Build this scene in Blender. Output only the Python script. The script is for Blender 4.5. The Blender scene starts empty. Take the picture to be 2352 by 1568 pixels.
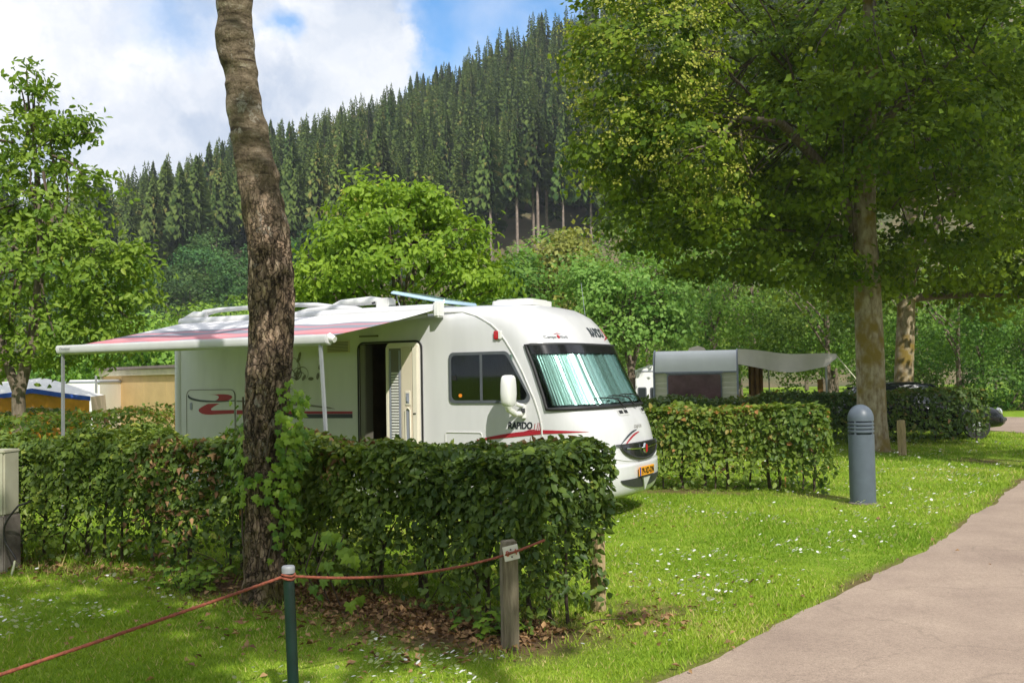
import bpy, bmesh, math, random
import numpy as np
from mathutils import Vector, Matrix, noise as mnoise

random.seed(7)
rng = np.random.default_rng(7)
S = bpy.context.scene
COL = S.collection
RAD = math.radians

# ------------------------------------------------------------------ camera
CAMZ = 1.8
cam_d = bpy.data.cameras.new('camera')
cam_d.sensor_width = 36.0
cam_d.lens = 35.0
cam_d.clip_start = 0.1
cam_d.clip_end = 3000.0
cam = bpy.data.objects.new('camera', cam_d)
COL.objects.link(cam)
CAM_M = Matrix.Rotation(RAD(90 + 1.9), 4, 'X') @ Matrix.Rotation(RAD(-1.0), 4, 'Z')
cam.matrix_world = Matrix.Translation((0, 0, CAMZ)) @ CAM_M
S.camera = cam

# ------------------------------------------------------------------ light
SUN = Vector((.42, -1.13, 1.10)).normalized()          # towards the sun
sun_d = bpy.data.lights.new('sun', 'SUN')
sun_d.energy = 3.8
sun_d.angle = RAD(0.6)
sun_d.color = (1.0, .955, .875)
sun = bpy.data.objects.new('sun', sun_d)
sun.rotation_euler = SUN.to_track_quat('Z', 'Y').to_euler()
COL.objects.link(sun)

S.view_settings.view_transform = 'Standard'
S.view_settings.look = 'None'
S.view_settings.exposure = 0.47
S.view_settings.gamma = 1.0
S.view_settings.use_curve_mapping = False

FPX = 2287.0


def ray(x, y):
    return CAM_M.to_3x3() @ Vector(((x - 1176) / FPX, -(y - 784) / FPX, -1.0))


def P(x, y, d):
    r = ray(x, y)
    return Vector((0, 0, CAMZ)) + r * (d / r.y)


# ------------------------------------------------------------------ world
W = bpy.data.worlds.new('World')
S.world = W
W.use_nodes = True
nt = W.node_tree
nt.nodes.clear()


def N(tree, typ, **kw):
    n = tree.nodes.new(typ)
    for k, v in kw.items():
        setattr(n, k, v)
    return n


def sky_world():
    L = nt.links.new
    out = N(nt, 'ShaderNodeOutputWorld')
    sky = N(nt, 'ShaderNodeTexSky')
    sky.sky_type = 'NISHITA'
    sky.sun_disc = False
    sky.sun_elevation = math.asin(SUN.z)
    sky.sun_rotation = math.atan2(SUN.x, SUN.y)
    sky.air_density = 1.0
    sky.dust_density = .6
    bsky = N(nt, 'ShaderNodeBackground')
    bsky.inputs['Strength'].default_value = .15
    hs = N(nt, 'ShaderNodeHueSaturation')
    hs.inputs['Saturation'].default_value = 1.35
    L(sky.outputs[0], hs.inputs['Color'])
    L(hs.outputs[0], bsky.inputs['Color'])
    tc = N(nt, 'ShaderNodeTexCoord')
    # direction warped by noise: ragged cloud edges
    n1 = N(nt, 'ShaderNodeTexNoise')
    n1.inputs['Scale'].default_value = 7.0
    n1.inputs['Detail'].default_value = 9.0
    n1.inputs['Roughness'].default_value = .6
    L(tc.outputs['Generated'], n1.inputs['Vector'])
    sub = N(nt, 'ShaderNodeVectorMath', operation='SUBTRACT')
    L(n1.outputs['Color'], sub.inputs[0])
    sub.inputs[1].default_value = (.5, .5, .5)
    scl = N(nt, 'ShaderNodeVectorMath', operation='SCALE')
    L(sub.outputs[0], scl.inputs[0])
    scl.inputs['Scale'].default_value = .20
    wv = N(nt, 'ShaderNodeVectorMath', operation='ADD')
    L(tc.outputs['Generated'], wv.inputs[0])
    L(scl.outputs[0], wv.inputs[1])

    def blob(px, py, r0, r1, src):
        d = ray(px, py).normalized()
        dn = N(nt, 'ShaderNodeVectorMath', operation='DISTANCE')
        L(src, dn.inputs[0])
        dn.inputs[1].default_value = d
        m = N(nt, 'ShaderNodeMapRange', interpolation_type='SMOOTHSTEP')
        L(dn.outputs['Value'], m.inputs['Value'])
        m.inputs['From Min'].default_value = r0
        m.inputs['From Max'].default_value = r1
        m.inputs['To Min'].default_value = 1.0
        m.inputs['To Max'].default_value = 0.0
        return m.outputs[0]

    def mx(op, a, b):
        n = N(nt, 'ShaderNodeMath', operation=op)
        n.use_clamp = True
        for i, q in enumerate((a, b)):
            if hasattr(q, 'is_output'):
                L(q, n.inputs[i])
            else:
                n.inputs[i].default_value = q
        return n.outputs[0]

    # overall broken cloud sheet
    n2 = N(nt, 'ShaderNodeTexNoise')
    n2.inputs['Scale'].default_value = 2.6
    n2.inputs['Detail'].default_value = 8.0
    n2.inputs['Roughness'].default_value = .58
    L(wv.outputs[0], n2.inputs['Vector'])
    cov = N(nt, 'ShaderNodeMapRange', interpolation_type='SMOOTHSTEP')
    L(n2.outputs['Fac'], cov.inputs['Value'])
    cov.inputs['From Min'].default_value = .24
    cov.inputs['From Max'].default_value = .47
    gap = blob(1075, 60, .035, .125, wv.outputs[0])
    gap2 = blob(1240, 10, .01, .09, wv.outputs[0])
    gap3 = blob(905, 140, .0, .05, wv.outputs[0])
    gap4 = blob(612, 85, .0, .042, wv.outputs[0])
    gap5 = blob(420, 40, .0, .06, wv.outputs[0])
    cum = blob(760, 130, .05, .085, wv.outputs[0])
    g = mx('MAXIMUM', mx('MAXIMUM', gap, gap2), mx('MAXIMUM', gap3, mx('MULTIPLY', gap5, .5)))
    g = mx('MAXIMUM', mx('SUBTRACT', g, cum), mx('MULTIPLY', gap4, .9))
    # thin veil keeps the gap from being empty
    n4 = N(nt, 'ShaderNodeTexNoise')
    n4.inputs['Scale'].default_value = 11.0
    n4.inputs['Detail'].default_value = 6.0
    L(tc.outputs['Generated'], n4.inputs['Vector'])
    veil = N(nt, 'ShaderNodeMapRange')
    L(n4.outputs['Fac'], veil.inputs['Value'])
    veil.inputs['From Min'].default_value = .45
    veil.inputs['From Max'].default_value = .68
    veil.inputs['To Max'].default_value = .35
    c = mx('SUBTRACT', mx('MAXIMUM', cov.outputs[0], cum), g)
    c = mx('MAXIMUM', c, mx('MULTIPLY', veil.outputs[0], g))
    # cloud light and grey
    n3 = N(nt, 'ShaderNodeTexNoise')
    n3.inputs['Scale'].default_value = 7.5
    n3.inputs['Detail'].default_value = 7.0
    n3.inputs['Roughness'].default_value = .52
    L(wv.outputs[0], n3.inputs['Vector'])
    ramp = N(nt, 'ShaderNodeValToRGB')
    ramp.color_ramp.elements[0].position = .36
    ramp.color_ramp.elements[0].color = (.52, .60, .74, 1)
    ramp.color_ramp.elements[1].position = .60
    ramp.color_ramp.elements[1].color = (.98, .98, 1.0, 1)
    L(n3.outputs['Fac'], ramp.inputs[0])
    mixc = N(nt, 'ShaderNodeMix', data_type='RGBA')
    L(mx('MULTIPLY', cum, .35), mixc.inputs[0])
    L(ramp.outputs[0], mixc.inputs[6])
    mixc.inputs[7].default_value = (1.0, 1.0, 1.0, 1)
    bcl = N(nt, 'ShaderNodeBackground')
    bcl.inputs['Strength'].default_value = .84
    L(mixc.outputs[2], bcl.inputs['Color'])
    ms = N(nt, 'ShaderNodeMixShader')
    L(c, ms.inputs[0])
    L(bsky.outputs[0], ms.inputs[1])
    L(bcl.outputs[0], ms.inputs[2])
    L(ms.outputs[0], out.inputs['Surface'])


sky_world()


# ------------------------------------------------------------------ helpers
def tag(o, label=None, cat=None, group=None, kind=None):
    if label:
        o['label'] = label
    if cat:
        o['category'] = cat
    if group:
        o['group'] = group
    if kind:
        o['kind'] = kind
    return o


def empty(name, loc=(0, 0, 0), rotz=0.0):
    o = bpy.data.objects.new(name, None)
    o.empty_display_size = .2
    o.location = loc
    o.rotation_euler = (0, 0, rotz)
    COL.objects.link(o)
    return o


def link(name, me, parent=None, mat4=None):
    o = bpy.data.objects.new(name, me)
    if parent is not None:
        o.parent = parent
    if mat4 is not None:
        o.matrix_local = mat4
    COL.objects.link(o)
    return o


def np_mesh(name, V, F, mat, attrs=None, smooth=False):
    """V (n,3) array, F (m,k) array with equal k"""
    V = np.ascontiguousarray(V, dtype=np.float32)
    F = np.ascontiguousarray(F, dtype=np.int32)
    me = bpy.data.meshes.new(name)
    me.vertices.add(len(V))
    me.vertices.foreach_set('co', V.ravel())
    k = F.shape[1]
    me.loops.add(F.size)
    me.loops.foreach_set('vertex_index', F.ravel())
    me.polygons.add(len(F))
    me.polygons.foreach_set('loop_start', np.arange(0, F.size, k, dtype=np.int32))
    if smooth:
        me.polygons.foreach_set('use_smooth', np.ones(len(F), dtype=bool))
    for an, av in (attrs or {}).items():
        a = me.attributes.new(an, 'FLOAT', 'POINT')
        a.data.foreach_set('value', np.ascontiguousarray(av, dtype=np.float32))
    me.update(calc_edges=True)
    me.validate()
    if mat:
        me.materials.append(mat)
    return me


class MB:
    def __init__(s):
        s.v, s.f = [], []

    def add(s, vs, fs):
        o = len(s.v)
        s.v += [tuple(v) for v in vs]
        s.f += [tuple(i + o for i in f) for f in fs]
        return s

    def box(s, x0, x1, y0, y1, z0, z1, M=None):
        vs = [Vector(p) for p in ((x0, y0, z0), (x1, y0, z0), (x1, y1, z0), (x0, y1, z0),
                                  (x0, y0, z1), (x1, y0, z1), (x1, y1, z1), (x0, y1, z1))]
        if M is not None:
            vs = [M @ v for v in vs]
        return s.add(vs, [(3, 2, 1, 0), (4, 5, 6, 7), (0, 1, 5, 4), (1, 2, 6, 5), (2, 3, 7, 6), (3, 0, 4, 7)])

    def tube(s, pts, r, seg=8, closed=False, cap=True, flat=None):
        pts = [Vector(p) for p in pts]
        n = len(pts)
        rs = r if hasattr(r, '__len__') else [r] * n
        rings = []
        prev = None
        for i, p in enumerate(pts):
            if closed:
                t = pts[(i + 1) % n] - pts[i - 1]
            else:
                t = pts[min(i + 1, n - 1)] - pts[max(i - 1, 0)]
            t.normalize()
            if prev is None:
                a = Vector((0, 0, 1)) if abs(t.z) < .9 else Vector((1, 0, 0))
                a = (a - t * a.dot(t)).normalized()
            else:
                a = prev - t * prev.dot(t)
                a = a.normalized() if a.length > 1e-6 else t.orthogonal().normalized()
            prev = a
            b = t.cross(a)
            rings.append([p + (a * math.cos(2 * math.pi * k / seg) + b * math.sin(2 * math.pi * k / seg)) * rs[i]
                          for k in range(seg)])
        vs = [v for ring in rings for v in ring]
        fs = []
        m = n if closed else n - 1
        for i in range(m):
            for k in range(seg):
                a0, a1 = i * seg + k, i * seg + (k + 1) % seg
                j = ((i + 1) % n) * seg
                fs.append((a0, a1, j + (k + 1) % seg, j + k))
        if cap and not closed:
            fs.append(tuple(reversed(range(seg))))
            fs.append(tuple((n - 1) * seg + k for k in range(seg)))
        return s.add(vs, fs)

    def lathe(s, prof, seg=24, c=(0, 0, 0), M=None):
        vs, fs = [], []
        for r, z in prof:
            for k in range(seg):
                a = 2 * math.pi * k / seg
                v = Vector((r * math.cos(a), r * math.sin(a), z))
                vs.append((M @ v if M is not None else v) + Vector(c))
        for i in range(len(prof) - 1):
            for k in range(seg):
                fs.append((i * seg + k, i * seg + (k + 1) % seg, (i + 1) * seg + (k + 1) % seg, (i + 1) * seg + k))
        fs.append(tuple(reversed(range(seg))))
        fs.append(tuple((len(prof) - 1) * seg + k for k in range(seg)))
        return s.add(vs, fs)

    def grid(s, fn, nu, nv):
        vs = [fn(i / nu, j / nv) for j in range(nv + 1) for i in range(nu + 1)]
        fs = [(j * (nu + 1) + i, j * (nu + 1) + i + 1, (j + 1) * (nu + 1) + i + 1, (j + 1) * (nu + 1) + i)
              for j in range(nv) for i in range(nu)]
        return s.add(vs, fs)

    def prism(s, poly, fn0, fn1):
        """poly 2-D outline, fn0/fn1 map (u,v) to the two faces"""
        n = len(poly)
        vs = [fn0(*p) for p in poly] + [fn1(*p) for p in poly]
        fs = [tuple(reversed(range(n))), tuple(range(n, 2 * n))]
        fs += [(i, (i + 1) % n, n + (i + 1) % n, n + i) for i in range(n)]
        return s.add(vs, fs)

    def build(s, name, mat, parent=None, smooth=None, bevel=0.0, fix=True, mat4=None):
        me = bpy.data.meshes.new(name)
        me.from_pydata([tuple(v) for v in s.v], [], s.f)
        if fix or bevel:
            bm = bmesh.new()
            bm.from_mesh(me)
            bmesh.ops.recalc_face_normals(bm, faces=bm.faces)
            if bevel:
                es = [e for e in bm.edges if len(e.link_faces) == 2 and e.calc_face_angle(0) > .6]
                bmesh.ops.bevel(bm, geom=es, offset=bevel, segments=2, affect='EDGES', clamp_overlap=True)
            bm.to_mesh(me)
            bm.free()
        if smooth is not None:
            me.polygons.foreach_set('use_smooth', np.ones(len(me.polygons), dtype=bool))
            me.set_sharp_from_angle(angle=RAD(smooth))
        me.materials.append(mat)
        me.update()
        return link(name, me, parent, mat4)


def snoise(p, freq, seed, n=7):
    r = np.random.default_rng(seed)
    p = np.asarray(p, dtype=np.float64)
    out = np.zeros(p.shape[:-1])
    for i in range(n):
        k = r.normal(size=p.shape[-1])
        k = k / np.linalg.norm(k) * freq * r.uniform(.6, 1.7)
        out += np.sin(p @ k + r.uniform(0, 6.28))
    return out / math.sqrt(n / 2.0) / 1.6


def unit(a):
    return a / np.maximum(np.linalg.norm(a, axis=-1, keepdims=True), 1e-9)


# ------------------------------------------------------------------ materials
def base_mat(name):
    m = bpy.data.materials.new(name)
    m.use_nodes = True
    t = m.node_tree
    t.nodes.clear()
    out = t.nodes.new('ShaderNodeOutputMaterial')
    b = t.nodes.new('ShaderNodeBsdfPrincipled')
    t.links.new(b.outputs[0], out.inputs['Surface'])
    return m, t, b, out


def mat(name, col, rough=.5, metal=0.0, var=0.0, scale=8.0, bump=0.0, bscale=40.0, spec=.5, coat=0.0, stretch=None,
        col2=None, detail=4.0):
    m, t, b, out = base_mat(name)
    b.inputs['Base Color'].default_value = (*col, 1)
    b.inputs['Roughness'].default_value = rough
    b.inputs['Metallic'].default_value = metal
    b.inputs['Specular IOR Level'].default_value = spec
    b.inputs['Coat Weight'].default_value = coat
    b.inputs['Coat Roughness'].default_value = .08
    L = t.links.new
    tc = N(t, 'ShaderNodeTexCoord')
    src = tc.outputs['Object']
    if stretch:
        mp = N(t, 'ShaderNodeMapping')
        mp.inputs['Scale'].default_value = stretch
        L(src, mp.inputs['Vector'])
        src = mp.outputs[0]
    if var or col2:
        n = N(t, 'ShaderNodeTexNoise')
        n.inputs['Scale'].default_value = scale
        n.inputs['Detail'].default_value = detail
        n.inputs['Roughness'].default_value = .6
        L(src, n.inputs['Vector'])
        r = N(t, 'ShaderNodeValToRGB')
        c2 = col2 or tuple(c * (1 - var) for c in col)
        r.color_ramp.elements[0].position = .36
        r.color_ramp.elements[1].position = .64
        r.color_ramp.elements[0].color = (*c2, 1)
        r.color_ramp.elements[1].color = (*(col if col2 else tuple(min(1, c * (1 + var * .5)) for c in col)), 1)
        L(n.outputs['Fac'], r.inputs[0])
        L(r.outputs[0], b.inputs['Base Color'])
    if bump:
        n = N(t, 'ShaderNodeTexNoise')
        n.inputs['Scale'].default_value = bscale
        n.inputs['Detail'].default_value = 5
        L(src, n.inputs['Vector'])
        bp = N(t, 'ShaderNodeBump')
        bp.inputs['Strength'].default_value = bump
        bp.inputs['Distance'].default_value = .01
        L(n.outputs['Fac'], bp.inputs['Height'])
        L(bp.outputs[0], b.inputs['Normal'])
    return m


def leaf_mat(name, c0, c1, c2=None, trans=.35, rough=.5, spec=.35, objvar=0.0, tcol=1.25):
    """leaf colour from the per-leaf value 'var'; light passes through"""
    m, t, b, out = base_mat(name)
    L = t.links.new
    at = N(t, 'ShaderNodeAttribute', attribute_name='var')
    r = N(t, 'ShaderNodeValToRGB')
    e = r.color_ramp.elements
    e[0].position, e[0].color = 0.0, (*c0, 1)
    e[1].position, e[1].color = .9, (*c1, 1)
    if c2:
        k = e.new(.975)
        k.color = (*c2, 1)
        e[1].position = .93
        for q in e:
            pass
    L(at.outputs['Fac'], r.inputs[0])
    src = r.outputs[0]
    if objvar:
        oi = N(t, 'ShaderNodeObjectInfo')
        hs = N(t, 'ShaderNodeHueSaturation')
        mr = N(t, 'ShaderNodeMapRange')
        mr.inputs['To Min'].default_value = 1 - objvar
        mr.inputs['To Max'].default_value = 1 + objvar
        L(oi.outputs['Random'], mr.inputs['Value'])
        L(mr.outputs[0], hs.inputs['Value'])
        mh = N(t, 'ShaderNodeMapRange')
        mh.inputs['To Min'].default_value = .485
        mh.inputs['To Max'].default_value = .52
        mul = N(t, 'ShaderNodeMath', operation='FRACT')
        mu0 = N(t, 'ShaderNodeMath', operation='MULTIPLY')
        mu0.inputs[1].default_value = 7.31
        L(oi.outputs['Random'], mu0.inputs[0])
        L(mu0.outputs[0], mul.inputs[0])
        L(mul.outputs[0], mh.inputs['Value'])
        L(mh.outputs[0], hs.inputs['Hue'])
        L(src, hs.inputs['Color'])
        src = hs.outputs[0]
    L(src, b.inputs['Base Color'])
    b.inputs['Roughness'].default_value = rough
    b.inputs['Specular IOR Level'].default_value = spec
    tr = N(t, 'ShaderNodeBsdfTranslucent')
    g = N(t, 'ShaderNodeMix', data_type='RGBA', blend_type='MULTIPLY')
    g.inputs[0].default_value = 1.0
    L(src, g.inputs[6])
    g.inputs[7].default_value = (tcol * 1.05, tcol, tcol * .55, 1)
    L(g.outputs[2], tr.inputs['Color'])
    ms = N(t, 'ShaderNodeMixShader')
    ms.inputs[0].default_value = trans
    L(b.outputs[0], ms.inputs[1])
    L(tr.outputs[0], ms.inputs[2])
    L(ms.outputs[0], out.inputs['Surface'])
    return m


def glass_mat(name, tint, gloss=.03, refl=1.0):
    m, t, b, out = base_mat(name)
    t.nodes.remove(b)
    L = t.links.new
    tr = N(t, 'ShaderNodeBsdfTransparent')
    tr.inputs['Color'].default_value = (*tint, 1)
    gl = N(t, 'ShaderNodeBsdfGlossy')
    gl.inputs['Roughness'].default_value = gloss
    gl.inputs['Color'].default_value = (refl, refl, refl, 1)
    fr = N(t, 'ShaderNodeFresnel')
    fr.inputs['IOR'].default_value = 1.5
    ms = N(t, 'ShaderNodeMixShader')
    L(fr.outputs[0], ms.inputs[0])
    L(tr.outputs[0], ms.inputs[1])
    L(gl.outputs[0], ms.inputs[2])
    L(ms.outputs[0], out.inputs['Surface'])
    return m


M = {}
M['gelcoat'] = mat('white_gelcoat', (.62, .62, .635), .28, var=.06, scale=1.6, coat=.3, stretch=(2.5, 2.5, .5), detail=7)
M['gelcoat_trim'] = mat('pale_trim', (.60, .60, .59), .4, var=.05)
M['white_plastic'] = mat('white_plastic', (.72, .72, .70), .38, var=.05, scale=5)
M['black_rubber'] = mat('black_rubber', (.018, .018, .02), .55, var=.2)
M['black_gloss'] = mat('black_gloss', (.012, .012, .014), .12)
M['dark_plastic'] = mat('dark_plastic', (.035, .036, .04), .5, var=.2, scale=20)
M['grey_frame'] = mat('grey_window_frame', (.09, .10, .115), .45, var=.1)
M['alu'] = mat('aluminium', (.62, .63, .64), .35, metal=.85, var=.08, scale=12)
M['grey_alu'] = mat('grey_leg_metal', (.36, .37, .39), .4, metal=.5, var=.08)
M['chrome'] = mat('chrome', (.75, .75, .76), .12, metal=1.0)
M['red_decal'] = mat('red_decal', (.36, .018, .03), .35)
M['dark_decal'] = mat('dark_decal', (.035, .045, .055), .35)
M['grey_decal'] = mat('grey_decal', (.16, .15, .12), .4)
M['beige_plastic'] = mat('beige_plastic', (.62, .55, .44), .45, var=.05, scale=3)
M['cream_plastic'] = mat('cream_plastic', (.74, .69, .58), .4, var=.04, scale=3)
M['brown_interior'] = mat('brown_interior', (.11, .07, .045), .5, var=.3, scale=6)
M['tyre'] = mat('tyre_rubber', (.02, .02, .021), .8, bump=.3)
M['plate_yellow'] = mat('plate_yellow', (.80, .36, .02), .4)
M['plate_blue'] = mat('plate_blue', (.02, .05, .35), .4)
M['plate_black'] = mat('plate_black', (.01, .01, .01), .4)
M['red_lens'] = mat('red_lens', (.45, .015, .02), .15, coat=.5)
M['orange_lens'] = mat('orange_lens', (.8, .25, .02), .2)
M['lens'] = mat('clear_lens', (.75, .78, .8), .08, metal=.6)
M['glass'] = glass_mat('tinted_glass', (.60, .80, .75), refl=.7)
M['glass_dark'] = glass_mat('dark_glass', (.22, .34, .31))
M['blue_acrylic'] = mat('blue_acrylic', (.42, .58, .72), .1, coat=.6)
M['curtain'] = mat('dark_curtain', (.14, .22, .185), .8, var=.35, scale=1.0, stretch=(60, 60, 1))
M['teal_cab_dark'] = mat('teal_cab_dark', (.045, .09, .08), .6, var=.25, scale=3)
M['pleat_foil'] = mat('pleated_foil', (.78, .80, .80), .26, metal=.85)
M['pale_strip'] = mat('pale_strip', (.45, .60, .50), .6)
M['tan_render'] = mat('tan_render', (.56, .39, .18), .9, var=.10, scale=1.5, bump=.2)
M['fascia'] = mat('cream_fascia', (.56, .50, .36), .8, var=.12, scale=3)
M['flat_roof'] = mat('brown_roof_felt', (.20, .16, .15), .9, var=.15)
M['orange_canvas'] = mat('orange_canvas', (.62, .29, .02), .85, var=.18, scale=3, bump=.15, bscale=90)
M['blue_canvas'] = mat('blue_canvas', (.03, .10, .50), .8, var=.15)
M['white_canvas'] = mat('white_canvas', (.78, .77, .74), .85, var=.06)
M['pink_canvas'] = mat('pale_pink_canvas', (.62, .45, .34), .85, var=.12, scale=2)
M['caravan_white'] = mat('caravan_white', (.80, .81, .80), .35, var=.06, scale=1.5)
M['caravan_cream'] = mat('caravan_cream', (.70, .68, .52), .45, var=.10, scale=2)
M['grey_trim'] = mat('grey_trim', (.28, .30, .36), .45, var=.1)
M['purple_glass'] = mat('brown_acrylic_window', (.14, .075, .085), .18, var=.4, scale=2.2, coat=.4)
M['beige_awning'] = mat('beige_awning', (.76, .70, .64), .85, var=.08, scale=2)
M['brown_canvas'] = mat('brown_canvas', (.24, .13, .035), .9, var=.25, scale=4)
M['bollard'] = mat('slate_grey_paint', (.095, .118, .148), .42, var=.10, scale=6, spec=.4)
M['bollard_dark'] = mat('bollard_slot', (.02, .045, .05), .5)
M['post_wood'] = mat('weathered_wood', (.25, .21, .145), .85, col2=(.14, .115, .075), scale=5, stretch=(9, 9, 1), bump=.5, bscale=12)
M['post_wood_light'] = mat('pale_weathered_wood', (.42, .32, .17), .85, col2=(.25, .18, .09), scale=5, stretch=(9, 9, 1), bump=.4, bscale=12)
M['green_paint'] = mat('dark_green_paint', (.006, .024, .020), .4, var=.2, scale=10)
M['grey_cap'] = mat('grey_cap', (.24, .25, .27), .5, var=.1, scale=20)
M['rope'] = mat('red_brown_rope', (.25, .068, .036), .85, var=.35, scale=60, bump=.6, bscale=120)
M['sign_white'] = mat('sign_white', (.72, .69, .62), .5, var=.06, scale=20)
M['sign_red'] = mat('sign_red', (.62, .13, .10), .5)
M['pedestal'] = mat('cream_enamel', (.43, .42, .32), .45, var=.10, scale=3, col2=(.34, .32, .23), detail=8)
M['concrete'] = mat('weathered_concrete', (.20, .175, .15), .9, var=.25, scale=7, bump=.4, col2=(.12, .10, .085))
M['maroon'] = mat('maroon_label', (.20, .015, .035), .5)
M['cable'] = mat('black_cable', (.02, .018, .018), .5)
M['stick'] = mat('pale_stick', (.62, .62, .42), .6)
M['car_black'] = mat('black_car_paint', (.006, .007, .009), .25, coat=.25, spec=.4)
M['car_glass'] = mat('car_glass', (.02, .025, .03), .05, coat=.5)
M['twig'] = mat('hedge_wood', (.085, .06, .04), .85, var=.3, scale=20)
M['bark_grey'] = mat('grey_bark', (.20, .16, .12), .9, col2=(.10, .075, .05), scale=6, stretch=(3, 3, 1), bump=.6, bscale=14)
M['bark_pine'] = mat('spruce_bark', (.26, .205, .17), .9, col2=(.15, .115, .09), scale=2)

# leaves
M['leaf_hedge'] = leaf_mat('hornbeam_leaf', (.050, .100, .028), (.185, .265, .038), (.32, .36, .06), trans=.34, rough=.45, spec=.28)
M['leaf_hedge_light'] = leaf_mat('sunny_hornbeam_leaf', (.06, .125, .022), (.22, .30, .04), (.45, .22, .08), trans=.38)  # lighter copy of the hornbeam leaf, sunlight put into its colour
M['leaf_hedge_dark'] = leaf_mat('dark_hedge_leaf', (.045, .10, .024), (.14, .21, .035), (.24, .19, .05), trans=.28)  # darker hedge leaf: the shade under the lime is put into this colour
M['leaf_dead'] = leaf_mat('dead_leaf', (.13, .068, .034), (.44, .27, .13), trans=.2, rough=.8)
M['leaf_ivy'] = leaf_mat('ivy_leaf', (.07, .17, .02), (.25, .38, .04), trans=.34, rough=.42, spec=.25)
M['leaf_walnut'] = leaf_mat('walnut_leaf', (.11, .22, .016), (.32, .46, .045), (.55, .50, .14), trans=.42, spec=.25)
M['leaf_left'] = leaf_mat('left_tree_leaf', (.09, .185, .02), (.27, .38, .045), (.40, .36, .09), trans=.4, spec=.25)
M['leaf_lime'] = leaf_mat('lime_leaf', (.040, .095, .013), (.24, .33, .026), (.38, .42, .05), trans=.42, spec=.15)
M['lime_flower'] = leaf_mat('lime_flower', (.26, .30, .035), (.44, .44, .08), trans=.35, rough=.7)
M['leaf_wood'] = leaf_mat('wood_leaf', (.065, .155, .028), (.24, .36, .055), (.34, .40, .08), trans=.38, objvar=.30, spec=.2)
M['leaf_hill'] = leaf_mat('hill_wood_leaf', (.030, .080, .026), (.105, .185, .045), (.15, .22, .05), trans=.3, objvar=.3, spec=.15)
M['leaf_pale'] = leaf_mat('pale_green_leaf', (.12, .235, .045), (.30, .43, .09), trans=.4, objvar=.05, spec=.2)
M['leaf_olive'] = leaf_mat('olive_leaf', (.10, .14, .022), (.34, .36, .07), trans=.35, objvar=.1)
M['needle'] = leaf_mat('spruce_needles', (.022, .046, .012), (.092, .130, .030), (.17, .15, .045), trans=.15, rough=.8, spec=.08, objvar=.34)
M['grass'] = leaf_mat('grass_blade', (.15, .27, .016), (.36, .48, .05), (.55, .47, .20), trans=.35, rough=.6, spec=.2)
M['daisy'] = leaf_mat('daisy_petal', (.72, .72, .68), (.85, .85, .82), (.75, .55, .05), trans=.2, tcol=1.0)


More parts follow.
